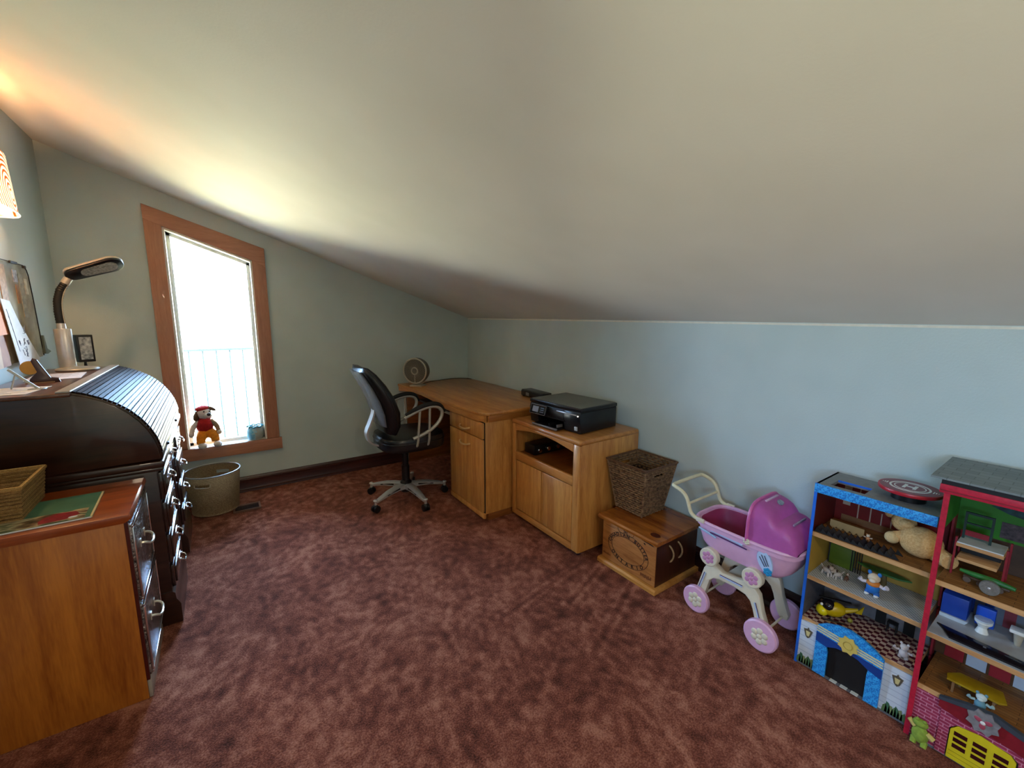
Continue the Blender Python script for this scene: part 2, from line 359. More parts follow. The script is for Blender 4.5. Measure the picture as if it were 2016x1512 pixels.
# balcony outside
dk = setp(thing('balcony', 'balcony deck, green for its bounce light, with dark metal railing beyond the window', 'balcony', (0, 4.9, 0)))
M_deck = plain('green_bounce_deck', '#86993a', .8, 0, .1, 12)  # green picked so the deck bounces greenish light onto the ceiling
proto = None
for i in range(9):
    y = 4.14+i*.105
    if proto is None: proto = build('deck_board', MB().box(-1.6, 1.6, y, y+.098, -.03, 0), M_deck, dk)
    else: copy_of(proto, dk, (0, i*.105, 0))
build('top_rail', MB().box(-1.6, 1.6, 4.98, 5.02, 1.075, 1.095), M_rail, dk)
build('bottom_rail', MB().box(-1.6, 1.6, 4.985, 5.015, .10, .13), M_rail, dk)
proto = None
for i in range(29):
    x = -1.5+i*.107
    if proto is None: proto = build('baluster', MB().box(x-.007, x+.007, 4.993, 5.007, .0, 1.08), M_rail, dk)
    else: copy_of(proto, dk, (i*.107, 0, 0))

# floor register
v_ = thing('floor_vent', 'small brown metal floor vent in the carpet beside the woven waste bin', 'vent', (.10, 3.57, .002))
M_vent = plain('bronze_vent', '#7d5a4a', .45, .4)
mb = MB(); mb.box(.0, .175, 3.52, 3.532, .0, .012); mb.box(.0, .175, 3.628, 3.64, .0, .012); mb.box(.0, .012, 3.532, 3.628, 0, .012); mb.box(.163, .175, 3.532, 3.628, 0, .012); build('frame', mb, M_vent, v_)
mb = MB()
for i in range(9): mb.box(.014, .161, 3.535+i*.0105, 3.540+i*.0105, 0, .007)
build('louvre', mb, plain('dark_louvre', '#2b1611', .5, .3), v_)

cl_ = thing('fill_light_casing', 'added casing of the fill light on the slope behind the viewer', 'lamp', (.2, -.9, 2.06))  # box added round the fill light, out of view
mb = MB(); mb.M = Matrix.Translation((.2, -.9, 2.02)) @ Matrix.Rotation(radians(19.7), 4, 'Y'); mb.box(-.19, .19, -.19, .19, .008, .078, .01)
build('housing', mb, M_white, cl_)
# ============================================================ roll-top desk
rt_ = thing('rolltop_desk', 'dark brown roll-top desk with a ribbed curved shutter beside the window', 'desk', (-.52, 2.92, 0))
y0, y1, xb, xf = 2.37, 3.47, XL+.012, -.245
curve = [(-.500, 1.103), (-.455, 1.088), (-.405, 1.064), (-.365, 1.038), (-.332, 1.008), (-.300, .968), (-.275, .925), (-.257, .880), (-.247, .833), (-.243, .790)]
side = [(xb, .780), (xb, 1.103)]+curve
for y in (y0, y1-.024):
    build('side_panel', MB().prism(side, 'Y', y, y+.024, .002), M_darkwood, rt_)
edge = [(p[0]+.004, p[1]+.004) for p in curve]
for y in (y0+.012, y1-.012):
    build('side_moulding', MB().tube([(a, y, b) for a, b in curve], .0075, 6), M_darkwood, rt_)
M_rtop = wood('walnut_top', '#3a1d0f', '#6a3c22', 'Y', .3, 1, .4)
build('desk_top', MB().box(xb, -.492, y0-.006, y1+.006, 1.094, 1.110, .004), M_rtop, rt_, 'thin brown top board')
build('top_moulding', MB().box(-.535, -.492, y0+.0, y1, 1.110, 1.118, .003), plain('moulding_reflection_tint', '#a8a29a', .3, .2), rt_, 'strip along the front of the top, coloured pale for its reflection')  # moulding reflection put into the pale colour
# slats: each one separate
import bisect
def along(cv, n, a=0, z=1):
    L = [0]
    for i in range(1, len(cv)): L.append(L[-1]+math.dist(cv[i-1], cv[i]))
    out = []
    for k in range(n):
        s = L[-1]*(a+(z-a)*k/(n-1)); i = min(max(bisect.bisect(L, s)-1, 0), len(cv)-2); t = (s-L[i])/(L[i+1]-L[i])
        out.append((cv[i][0]*(1-t)+cv[i+1][0]*t, cv[i][1]*(1-t)+cv[i+1][1]*t))
    return out
NS = 25; P = along(curve, NS+1, .0, .94)
for i in range(NS):
    a, c = P[i], P[i+1]; dx, dz = c[0]-a[0], c[1]-a[1]; l = math.hypot(dx, dz); nx, nz = dz/l, -dx/l
    nx, nz = -dz/l*-1, dx/l*-1
    q = lambda t, h: (a[0]+dx*t+nx*(h-.006), a[1]+dz*t+nz*(h-.006))
    pts = [q(.09, -.006), q(.09, .0), q(.22, .0038), q(.5, .0056), q(.78, .0038), q(.91, .0), q(.91, -.006)]
    build('slat', MB().prism(pts, 'Y', y0+.024, y1-.024), M_slat, rt_, ang=60)
cloth = [(x-.007, z-.007) for x, z in curve]; mbk = MB()
for i in range(len(cloth)-1): mbk.prism([cloth[i], cloth[i+1], (cloth[i+1][0]-.004, cloth[i+1][1]-.003), (cloth[i][0]-.004, cloth[i][1]-.003)], 'Y', y0+.024, y1-.024)
build('backing_cloth', mbk, M_blackm, rt_)
lr = build('lift_rail', MB().box(-.262, -.236, y0+.024, y1-.024, .786, .818, .005), M_slat, rt_)
for y in (2.60, 3.15):
    build('pull', MB().box(-.237, -.226, y-.012, y+.012, .797, .809, .003), M_blackm, lr, 'small black pull')
build('writing_slab', MB().box(xb, -.232, y0-.012, y1+.012, .752, .782, .006), M_darkwood, rt_)
build('slab_moulding', MB().box(xb, -.240, y0-.006, y1+.006, .737, .752, .003), M_darkwood, rt_)
M_drawer = wood('dark_drawer_front', '#170a08', '#33180f', 'Y', .22, 1, .5, spec=.7)
for (a, c) in ((y0, 2.775), (3.085, y1)):
    ped = build('pedestal', MB().box(xb, -.262, a+.004, c-.004, .15, .737, .003), M_darkwood, rt_)
    build('plinth', MB().prism([(xb, .0), (-.236, .0), (-.236, .09), (-.242, .105), (-.250, .12), (-.252, .15), (-.262, .158), (xb, .158)], 'Y', a-.008, c+.008), M_darkwood, rt_)
    for z0, z1 in ((.595, .722), (.440, .580), (.290, .425), (.168, .275)):
        d = build('drawer', MB().box(-.264, -.248, a+.02, c-.02, z0, z1, .004), M_drawer, rt_)
        build('drawer_moulding', MB().box(-.250, -.240, a+.035, c-.035, z0+.014, z1-.014, .004), M_drawer, d)
        zm = (z0+z1)/2; ym = (a+c)/2
        hb = MB().box(-.2405, -.2375, ym-.045, ym+.045, zm-.014, zm+.016, .001)
        hb.tube([(-.238, ym-.035, zm+.004), (-.222, ym-.035, zm), (-.216, ym-.028, zm-.012), (-.216, ym, zm-.017), (-.216, ym+.028, zm-.012), (-.222, ym+.035, zm), (-.238, ym+.035, zm+.004)], .0035, 7, smooth=1)
        hb.ell((-.234, ym-.035, zm+.004), .006, u=8, v=6); hb.ell((-.234, ym+.035, zm+.004), .006, u=8, v=6)
        build('bail_pull', hb, M_chrome, d, 'silver bail pull')
d = build('centre_drawer', MB().box(xb, -.250, 2.785, 3.075, .63, .728, .004), M_drawer, rt_)
hb = MB().box(-.2505, -.2475, 2.88, 2.98, .665, .693, .001); hb.tube([(-.248, 2.895, .683), (-.232, 2.895, .679), (-.226, 2.905, .667), (-.226, 2.955, .667), (-.232, 2.965, .679), (-.248, 2.965, .683)], .0035, 7, smooth=1)
build('bail_pull', hb, M_chrome, d, 'silver bail pull')
build('back_panel', MB().box(xb, xb+.02, 2.775, 3.085, .15, .737), M_darkwood, rt_)

# ============================================================ filing cabinet
fc_ = thing('filing_cabinet', 'orange-brown wooden two-drawer filing cabinet with silvery carved drawer fronts in the left foreground', 'cabinet', (-.55, 2.12, 0))
fx = -.318; ya, yb = 1.918, 2.325
build('side_panel', MB().box(xb, fx, ya, ya+.02, .0, .70, .002), M_cherry, fc_)
build('side_panel', MB().box(xb, fx, yb-.02, yb, .0, .70, .002), M_cherry, fc_)
build('back_panel', MB().box(xb, xb+.012, ya+.02, yb-.02, .02, .70), M_cherry, fc_)
build('front_stile', MB().box(fx, fx+.010, ya, ya+.012, .075, .70), plain('red_mahogany_edge', '#4a0f08', .4), fc_, 'dark red edge strip')
build('top', MB().prism([(xb, .70), (fx+.004, .70), (fx+.022, .712), (fx+.022, .722), (fx+.016, .730), (xb, .730)], 'Y', ya-.006, yb+.004, .002), M_cherryX, fc_)
m, nt, b = base('carved_pewter', .22, .75)
v = coords(nt); n1 = N(nt, 'ShaderNodeTexVoronoi'); n1.inputs['Scale'].default_value = 34; n2 = N(nt, 'ShaderNodeTexNoise'); n2.inputs['Scale'].default_value = 45; n2.inputs['Detail'].default_value = 6; n2.inputs['Distortion'].default_value = 2
nt.links.new(v, n1.inputs['Vector']); nt.links.new(v, n2.inputs['Vector'])
nt.links.new(ramp(nt, n2.outputs[0], [(.35, '#241c1c'), (.6, '#a89f9c')]), b.inputs['Base Color']); bump(nt, b, n2.outputs[0], .01, .8); M_carved = m
build('kick_strip', MB().box(fx, fx+.012, ya+.004, yb-.004, .0, .075, .003), M_silverp, fc_, 'pale kick strip')
build('carcass', MB().box(fx-.04, fx-.002, ya+.02, yb-.02, .02, .70), M_blackm, fc_)
for z0, z1 in ((.385, .685), (.085, .375)):
    d = build('drawer', MB().box(fx, fx+.016, ya+.012, yb-.008, z0, z1, .004), M_carved, fc_, 'silvery carved drawer front')
    mb = MB()
    for aa, bb, cc, dd in ((ya+.016, yb-.012, z1-.014, z1-.004), (ya+.016, yb-.012, z0+.004, z0+.014), (ya+.016, ya+.026, z0+.014, z1-.014), (yb-.022, yb-.012, z0+.014, z1-.014)): mb.box(fx+.015, fx+.022, aa, bb, cc, dd, .002)
    build('drawer_moulding', mb, M_chrome, d)
    ym, zm = (ya+yb)/2-.01, z1-.13
    hb = MB().tube([(fx+.014, ym-.05, zm), (fx+.030, ym-.05, zm-.001), (fx+.045, ym-.042, zm-.012), (fx+.048, ym, zm-.020), (fx+.045, ym+.042, zm-.012), (fx+.030, ym+.05, zm-.001), (fx+.014, ym+.05, zm)], .0048, 8, smooth=1)
    hb.box(fx+.014, fx+.019, ym-.06, ym-.04, zm-.014, zm+.016, .001); hb.box(fx+.014, fx+.019, ym+.04, ym+.06, zm-.014, zm+.016, .001)
    build('handle', hb, plain('pale_handle', '#d9d3c4', .2, .6), d, 'pale curved handle')

# seagrass tray basket on cabinet
M_seag = weave('seagrass', '#6a4a22', '#b08a50', 90, 70, .85, .003)
tb = thing('tray_basket', 'rectangular seagrass basket with thick rim on the filing cabinet', 'basket', (-.70, 2.17, .731))
mb = MB(); X0, X1, Y0, Y1 = -.80, -.588, 2.045, 2.27
for i in range(9):
    z = .739+i*.0125; o = .012*i/9
    mb.tube([(X0, Y0-o, z), (X1+o, Y0-o, z), (X1+o, Y1+o, z), (X0, Y1+o, z)], .0075, 6, closed=True)
build('woven_wall', mb, M_seag, tb)
build('base', MB().box(X0, X1, Y0, Y1, .732, .742, .002), M_seag, tb)
build('rim', MB().tube([(X0, Y0-.014, .848), (X1+.014, Y0-.014, .848), (X1+.014, Y1+.014, .848), (X0, Y1+.014, .848)], .008, 8, closed=True), weave('seagrass_rim', '#8a6430', '#c49c5c', 90, 70, .85, .002), tb)
build('divider', MB().box(X0+.002, X1-.004, Y0+.105, Y0+.113, .743, .835, .002), M_seag, tb)
# magazine
mg = thing('magazine', 'green-covered picture magazine lying beside the seagrass basket', 'magazine', (-.49, 2.08, .731), radians(2), world=False)
build('pages', MB().box(-.145, .083, -.135, .130, .0, .004, .0008), M_paper, mg)
build('cover', MB().box(-.145, .080, -.132, .130, .0042, .0050), plain('green_cover', '#4f7d66', .35, 0, .15, 9), mg)
build('spine', MB().box(.0802, .086, -.133, .130, .0, .0052), plain('cream_spine', '#d8c79a', .4), mg, 'cream spine edge')
m, nt, b = base('picture_print', .35); v = coords(nt, (8, 22, 8)); n = N(nt, 'ShaderNodeTexNoise'); n.inputs['Scale'].default_value = 1.2; n.inputs['Detail'].default_value = 5; nt.links.new(v, n.inputs['Vector'])
nt.links.new(ramp(nt, n.outputs[0], [(.3, '#2c2a20'), (.42, '#6b5136'), (.5, '#b8a883'), (.56, '#4c5a3c'), (.7, '#3a2b1e')]), b.inputs['Base Color'])
build('cover_photo', MB().box(-.145, .066, -.132, -.035, .0051, .0055), m, mg)
mb = MB(); mb.prism([(-.045, -.12), (.02, -.115), (.05, -.085), (.035, -.05), (-.01, -.042), (-.04, -.06), (-.05, -.09)], 'Z', .0056, .0059); build('printed_flower', mb, plain('red_print', '#9c1f2e', .35, 0, .3, 60), mg, 'red flower on the cover')
build('printed_spot', MB().prism([(.035+.012*cos(t*pi/6), -.105+.008*sin(t*pi/6)) for t in range(12)], 'Z', .0060, .0062), M_paper, mg)

# ============================================================ things on the roll-top desk
ZT = 1.1105
lp = thing('desk_lamp', 'silver gooseneck desk lamp with a long flat head on top of the roll-top desk', 'lamp', (-.655, 3.33, ZT))
build('base', MB().lathe([(.0, ZT), (.088, ZT), (.092, ZT+.006), (.086, ZT+.012), (.05, ZT+.018), (.0, ZT+.018)], (-.645, 3.33, 0), 40, squash=.9), M_silverp, lp)
mb = MB(); mb.M = None
mb.prism([(-.688+.036*cos(a*pi/10)*1.0, 3.36+.022*sin(a*pi/10)) for a in range(20)], 'Z', ZT+.015, 1.338, .003); build('column', mb, M_silver, lp)
build('column_cap', MB().tube([(-.690, 3.36, 1.335), (-.690, 3.36, 1.368)], [.021, .018], 16), M_silver, lp)
nk = [(-.690, 3.36, 1.366), (-.692, 3.36, 1.43), (-.688, 3.36, 1.49), (-.672, 3.36, 1.545), (-.645, 3.36, 1.590)]
mb = MB()
pp = [Vector(p) for p in nk]
fine = []
for i in range(len(pp)-1):
    for k in range(9): fine.append(pp[i].lerp(pp[i+1], k/9))
fine.append(pp[-1]); mb.tube(fine, [.0175+.002*(i % 2) for i in range(len(fine))], 12); build('gooseneck', mb, M_blackm, lp, 'black flexible neck')
build('neck_strip', MB().tube([(p[0]+.018, p[1]-.008, p[2]) for p in nk], .003, 6, smooth=1), M_silverp, lp)
build('neck_collar', MB().cyl((-.650, 3.36, 1.583), (-.632, 3.36, 1.612), .020, .019), M_silverp, lp)
hd = Matrix.Translation((-.520, 3.35, 1.667)) @ Euler((radians(-30), radians(-21), 0)).to_matrix().to_4x4()
def stad(L, W, n=12):
    return [(L*.5-W*.5+W*.5*cos(t), W*.5*sin(t)) for t in [pi*(i/n-.5) for i in range(n+1)]]+[(-L*.5+W*.35+W*.35*cos(t), W*.40*sin(t)) for t in [pi*(i/n+.5) for i in range(n+1)]]
mb = MB(); mb.M = hd; mb.prism(stad(.265, .115), 'Z', .004, .020, .005); build('head_shell', mb, M_silverp, lp, 'silver upper shell of the head')
mb = MB(); mb.M = hd; mb.prism(stad(.262, .112), 'Z', -.008, .0042, .003); build('head_underside', mb, M_black, lp, 'black underside of the head')
mb = MB(); mb.M = hd; mb.prism([(x+.02, y) for x, y in stad(.165, .074)], 'Z', -.0105, -.0075); build('diffuser', mb, plain('ribbed_diffuser', '#cfcabc', .15, .3, .3, 90), lp, 'pale reflector panel')
cb = thing('photo_cube', 'small black-framed photo cube standing behind the lamp column', 'photo frame', (-.632, 3.448, ZT), radians(28), world=False)
build('stand', MB().lathe([(.0, 0), (.03, 0), (.03, .004), (.008, .010), (.006, .035), (0, .035)], seg=16), M_blackm, cb)
build('cube_frame', MB().box(-.036, .036, -.036, .036, .035, .190, .003), M_black, cb)
for i, (sx, c) in enumerate(((-1, '#b9c2c8'), (1, '#9aa7ad'))):
    mb = MB()
    if sx < 0: mb.box(-.026, .026, -.0375, -.036, .05, .178)
    else: mb.box(.036, .0375, -.026, .026, .05, .178)
    build('photo', mb, plain('photo_print', c, .2, 0, .5, 50, c2='#4c565c'), cb)
# papers, tape dispenser, small easel
for i, (nm, lab, cx, cy, w_, h_, rz, c) in enumerate((('paper_sheet', 'white printed sheet lying in front of the lamp base on the roll-top desk', -.665, 3.03, .19, .28, .1, '#d4d4d6'),
        ('paper_sheet', 'cream sheet lying near the left edge of the roll-top desk', -.69, 2.53, .16, .22, -.12, '#cfcabb'))):
    t = thing(nm, lab, 'paper', (cx, cy, ZT), rz, world=False); build('sheet', MB().box(-w_/2, w_/2, -h_/2, h_/2, 0, .0012), plain('paper_'+str(i), c, .7, 0, .05), t)
    mb = MB()
    for k in range(9): mb.box(-w_/2+.02, w_/2-.02-.03*(k % 3), h_/2-.035-k*.022, h_/2-.031-k*.022, .0012, .0016)
    build('print_line', mb, plain('grey_print', '#9a9ca2', .7), t)
tp = thing('tape_dispenser', 'dark red-brown tape dispenser with a golden roll on the roll-top desk', 'tape dispenser', (-.655, 2.80, ZT), radians(12), world=False)
build('body', MB().prism([(-.05, 0), (.05, 0), (.045, .016), (.02, .022), (.0, .07), (-.014, .105), (-.028, .112), (-.034, .10), (-.02, .05), (-.045, .02)], 'Y', -.018, .018, .003), plain('maroon_plastic', '#3c1512', .3), tp)
build('tape_roll', MB().lathe([(.014, -.012), (.030, -.012), (.030, .012), (.014, .012)], (-.040, 0, .070), 24, axis='Y'), plain('golden_tape', '#c78a2a', .25, .2), tp, 'golden roll of tape')
build('pad', MB().box(-.060, .03, -.03, .03, .0, .004), plain('tan_pad', '#8b6a4c', .6), tp)
es = thing('card_stand', 'small silvery folding card stand at the front edge of the roll-top desk', 'stand', (-.655, 2.56, ZT), radians(-10), world=False)
build('front_leg', MB().tube([(.035, 0, .003), (-.045, .0, .085)], .005, 6).box(.01, .055, -.02, .02, 0, .004, .001), M_silverp, es)
build('rear_leg', MB().tube([(-.055, .02, .003), (-.028, .004, .066)], .003, 6), M_silverp, es)

# ============================================================ left wall: board, papers, lit sconce
bd = thing('bulletin_board', 'pale pin board with rounded corners and pinned pictures on the left wall', 'board', (XL, 3.1, 1.42))
mb = MB(); mb.prism([(2.55, 1.185), (3.455, 1.185), (3.462, 1.20), (3.43, 1.60), (3.40, 1.652), (3.36, 1.668), (2.55, 1.668)], 'X', XL, XL+.010); build('panel', mb, plain('beige_board', '#aca388', .7, 0, .25, 12), bd)
build('wire_edge', MB().tube([(XL+.012, y, z) for y, z in ((2.55, 1.672), (3.34, 1.672), (3.40, 1.660), (3.432, 1.61), (3.465, 1.19))], .0025, 6, smooth=1), M_blackm, bd)
for lab, a, c, z0, z1, col, c2 in (('small grey portrait photo', 3.20, 3.255, 1.575, 1.635, '#b9b9bd', '#6b6e78'), ('tan vertical strip', 3.215, 3.25, 1.47, 1.565, '#a9825a', None), ('pale clip note', 3.345, 3.385, 1.52, 1.60, '#d4ccb0', None), ('long dim photo strip', 3.27, 3.33, 1.40, 1.62, '#aaa48c', '#7d7a6a'), ('brown picture', 3.02, 3.10, 1.42, 1.65, '#b9936a', '#8c6a4a')):
    build('pinned_note', MB().box(XL+.010, XL+.0125, a, c, z0, z1), plain('note', col, .6, 0, .2, 50, c2=c2), bd, lab)
build('clip', MB().box(XL+.012, XL+.020, 3.17, 3.26, 1.664, 1.676, .002), M_blackm, bd)
build('clip', MB().box(XL+.012, XL+.020, 3.35, 3.38, 1.655, 1.668, .002), M_blackm, bd)
t = thing('brown_picture', 'reddish brown picture pinned on the wall below the orange card', 'picture', (XL+.012, 2.85, 1.25))
build('sheet', MB().prism([(2.60, 1.165), (2.975, 1.18), (2.965, 1.33), (2.60, 1.33)], 'X', XL+.012, XL+.014), plain('red_brown_card', '#8a5a4a', .7, 0, .3, 8, c2='#a87860'), t)
build('border', MB().prism([(2.60, 1.165), (2.88, 1.176), (2.88, 1.33), (2.60, 1.33)], 'X', XL+.014, XL+.015), plain('tan_border', '#c9a888', .7), t)
t = thing('orange_card', 'orange card pinned at the left end of the pin board', 'card', (XL+.04, 2.85, 1.4))
build('sheet', MB().prism([(2.60, 1.315), (2.98, 1.325), (2.93, 1.49), (2.60, 1.49)], 'X', XL+.022, XL+.024), plain('orange_paper', '#d98a5c', .7), t)
build('staple', MB().box(XL+.024, XL+.0255, 2.84, 2.86, 1.374, 1.378), M_blackm, t)
t = thing('pencil_drawing', 'white sheet with a pencil drawing hanging over the pin board', 'drawing', (XL+.03, 3.1, 1.3))
build('sheet', MB().prism([(2.915, 1.487), (3.02, 1.478), (3.10, 1.375), (3.31, 1.185), (3.29, 1.172), (3.02, 1.16), (2.98, 1.28)], 'X', XL+.030, XL+.032), M_paper, t)
mb = MB(); random.seed(3)
for k in range(16):
    y = 3.03+random.uniform(0, .14)+.0; z = 1.215+random.uniform(0, .13); pts = [(XL+.0326, y+random.uniform(-.02, .02), z+random.uniform(-.02, .02)) for _ in range(4)]
    mb.tube(pts, .0010, 4, smooth=2)
for k in range(6): mb.tube([(XL+.0326, 2.96+.012*k, 1.44-.030*k), (XL+.0326, 2.98+.012*k, 1.40-.032*k)], .0011, 4)
build('pencil_lines', mb, plain('pencil_grey', '#6f7a94', .7), t, kind='stuff')
t = thing('metal_holder', 'small dark grey corner of a metal holder beside the pin board', 'holder', (XL+.02, 3.52, 1.22))
build('bracket', MB().prism([(3.46, 1.30), (3.475, 1.30), (3.50, 1.225), (3.56, 1.205), (3.50, 1.195), (3.46, 1.20)], 'X', XL, XL+.022), plain('pewter_bracket', '#5d6a62', .5, .4), t)

sc = thing('sconce_lamp', 'lit orange wave-patterned wall light on the left wall', 'wall light', (XL, 3.1, 2.0))
yA, yB_, z0, z1 = 2.60, 3.13, 1.872, 2.145
m, nt, b = base('wavy_lit_shade', .6)
v = coords(nt, (0, 1, 1)); wv = N(nt, 'ShaderNodeTexWave', wave_type='RINGS', rings_direction='SPHERICAL'); wv.inputs['Scale'].default_value = 13; wv.inputs['Distortion'].default_value = 2.2; wv.inputs['Detail'].default_value = 0; wv.inputs['Detail Scale'].default_value = 1
mp = N(nt, 'ShaderNodeMapping'); mp.inputs['Location'].default_value = (0, .12, .05); nt.links.new(v, mp.inputs[0]); nt.links.new(mp.outputs[0], wv.inputs['Vector'])
c = ramp(nt, wv.outputs['Fac'], [(.2, '#a84c12'), (.38, '#f2a24e'), (.7, '#fff0dc')])
nt.links.new(c, b.inputs['Base Color']); nt.links.new(c, b.inputs['Emission Color']); b.inputs['Emission Strength'].default_value = .30; M_shade = m
mb = MB(); pr = []
for k in range(15):
    t_ = k/14; pr.append(t_)
def shade_ring(z, wy, dx, off): return [(XL+.004+dx*sin(pi*t_)**.45+off, (yA+yB_)/2-(wy/2)*cos(pi*t_), z) for t_ in pr]
outer = [shade_ring(z0, yB_-yA, .115, 0), shade_ring(z0+.008, yB_-yA, .115, 0), shade_ring(z1, (yB_-yA)*1.18, .09, 0)]
rows = [[mb.b.verts.new(p) for p in r] for r in outer]
for i in range(2):
    for j in range(14): mb.b.faces.new((rows[i][j], rows[i][j+1], rows[i+1][j+1], rows[i+1][j]))
bmesh.ops.solidify(mb.b, geom=mb.b.faces[:], thickness=.003)
build('shade', mb, M_shade, sc, ang=60)
build('back_plate', MB().box(XL, XL+.004, 2.72, 2.88, 1.92, 2.08, .001), M_white, sc)
build('finial_wire', MB().tube([(XL+.02, 3.17, 2.115), (XL+.02, 3.23, 2.112)], .003, 6), M_brass, sc)
build('rim', MB().tube([(p[0]+.002, p[1], z0) for p in shade_ring(z0, yB_-yA, .115, 0)], .004, 6), emit('glowing_rim', '#fff0dd', .45), sc)
for z in (1.93,):
    l = bpy.data.lights.new('sconce_bulb', 'POINT'); l.energy = 6.5; l.color = (1, .50, .20); l.shadow_soft_size = .03
    o = bpy.data.objects.new('bulb_light', l); COL.objects.link(o); o.location = (XL+.055, 2.80, z+.08)

# ============================================================ woven waste bin
bn = thing('waste_bin', 'round woven waste bin with a hand slot below the window', 'waste bin', (-.10, 3.69, 0))
m = weave('mottled_weave', '#7d6248', '#c9b08a', 120, 45, .8, .002)
NS_, NZ = 48, 12; mb = MB(); C = Vector((-.10, 3.69, 0)); grid = []
for j in range(NZ+1):
    z = .012+.283*j/NZ; r = .145+.025*(j/NZ)
    grid.append([mb.b.verts.new(C+Vector((r*cos(2*pi*i/NS_), r*sin(2*pi*i/NS_), z))) for i in range(NS_)])
for j in range(NZ):
    for i in range(NS_):
        a = 360*(i+.5)/NS_
        if j in (9,) and (232 < a < 262 or 52 < a < 82): continue
        mb.b.faces.new((grid[j][i], grid[j][(i+1) % NS_], grid[j+1][(i+1) % NS_], grid[j+1][i]))
bmesh.ops.solidify(mb.b, geom=mb.b.faces[:], thickness=.007)
build('woven_wall', mb, m, bn, ang=50)
build('base', MB().lathe([(0, .006), (.145, .006), (.147, .012), (.145, .018), (0, .018)], C, 48), m, bn)
build('rim', MB().tube([C+Vector((.171*cos(2*pi*i/48), .171*sin(2*pi*i/48), .298)) for i in range(48)], .0052, 8, closed=True), plain('pale_rim', '#8f8b86', .35, .2), bn, 'pale shiny rim')
def slotpt(a, z, r): a = radians(a); return C+Vector(((r)*cos(a), (r)*sin(a), z))
build('slot_edge', MB().tube([slotpt(a, z, .168) for a, z in ((230, .252), (230, .232), (233, .226), (247, .226), (261, .226), (264, .232), (264, .252))], .0028, 6), plain('pale_cord', '#b3a58d', .6), bn, 'pale cord round the hand slot')

# ============================================================ window sill: plush dog, jar
pd = thing('plush_dog', 'plush dog in red beret, red jumper and yellow trousers on the window sill', 'soft toy', (-.12, YW+.02, wz0+.012))
zz = wz0+.012; yy = YW+.015
M_pred = plain('red_knit', '#b3151a', .9, 0, .2, 90, .002); M_pyel = plain('yellow_cord_fabric', '#e08a10', .9, 0, .15, 90, .002); M_pwh = plain('white_plush', '#d8cfc8', .9, 0, .1, 120, .002); M_pbr = plain('brown_plush', '#5a3c26', .9, 0, .15, 120, .002)
build('body', MB().ell((-.122, yy, zz+.165), (.055, .048, .070)), M_pred, pd, 'red jumper')
mb = MB(); mb.tube([(-.125, yy, zz+.108), (-.152, yy-.03, zz+.085), (-.158, yy-.055, zz+.035)], [.045, .034, .026], 14, smooth=2); mb.tube([(-.105, yy, zz+.108), (-.070, yy-.03, zz+.090), (-.062, yy-.05, zz+.045)], [.045, .034, .026], 14, smooth=2)
mb.ell((-.118, yy+.005, zz+.10), (.05, .042, .032)); build('trousers', mb, M_pyel, pd, 'yellow trousers')
for x, y in ((-.148, -.070), (-.052, -.060)):
    build('foot', MB().ell((x, yy+y, zz+.022), (.029, .036, .0225)), M_pwh, pd, 'white foot')
for s in (-1, 1):
    a = build('arm', MB().tube([(-.122+s*.035, yy, zz+.20), (-.122+s*.072, yy-.01, zz+.165), (-.122+s*.085, yy-.03, zz+.115)], [.020, .018, .016], 10, smooth=2), M_pwh if s < 0 else plain('sleeve', '#8a6a4a', .9), pd)
    build('paw', MB().ell((-.122+s*.087, yy-.034, zz+.108), (.018, .018, .02)), M_pwh, a)
hdp = build('head', MB().ell((-.118, yy-.012, zz+.262), (.047, .046, .044)).ell((-.095, yy-.048, zz+.248), (.027, .034, .023)), M_pwh, pd, 'white head with muzzle')
build('nose', MB().ell((-.088, yy-.081, zz+.262), (.014, .010, .012)), M_black, hdp)
build('mouth', MB().tube([(-.105, yy-.078, zz+.236), (-.088, yy-.083, zz+.230), (-.072, yy-.076, zz+.238)], .003, 6, smooth=1), plain('pink_mouth', '#b0505a', .7), hdp)
for x in (-.118, -.083): build('eye', MB().ell((x, yy-.054, zz+.281), .006, u=8, v=6), M_black, hdp)
build('ear', MB().ell((-.165, yy-.008, zz+.245), (.022, .030, .042), (0, .35, 0)), M_pbr, pd, 'brown floppy ear')
build('ear', MB().ell((-.072, yy-.005, zz+.292), (.034, .022, .014), (0, .55, 0)), M_pbr, pd, 'brown floppy ear flung sideways')
build('beret', MB().ell((-.128, yy-.004, zz+.298), (.046, .044, .022), (0, -.1, 0)).ell((-.128, yy, zz+.318), .006, u=8, v=6), M_pred, pd, 'red beret')

jr = thing('ceramic_jar', 'blue and grey ceramic jar with a ruffled rim on the window sill', 'jar', (.205, YW+.045, zz))
C = Vector((.205, YW+.045, zz))
m, nt, b = base('blue_grey_glaze', .25); v = coords(nt); s = N(nt, 'ShaderNodeSeparateXYZ'); nt.links.new(v, s.inputs[0]); n = N(nt, 'ShaderNodeTexNoise'); n.inputs['Scale'].default_value = 60; nt.links.new(v, n.inputs['Vector'])
ma = N(nt, 'ShaderNodeMath', operation='MULTIPLY_ADD'); ma.inputs[1].default_value = 12; ma.inputs[2].default_value = .2; nt.links.new(s.outputs[0], ma.inputs[0])
mb2 = N(nt, 'ShaderNodeMath', operation='ADD'); nt.links.new(ma.outputs[0], mb2.inputs[0]); nt.links.new(n.outputs[0], mb2.inputs[1])
nt.links.new(ramp(nt, mb2.outputs[0], [(.35, '#62b0d4'), (.6, '#9accdc'), (.8, '#a8aea8')]), b.inputs['Base Color'])
build('body', MB().lathe([(.0, 0), (.045, 0), (.057, .018), (.063, .050), (.060, .078), (.047, .098), (.044, .104), (.040, .100), (.040, .07), (0, .06)], C, 32), m, jr)
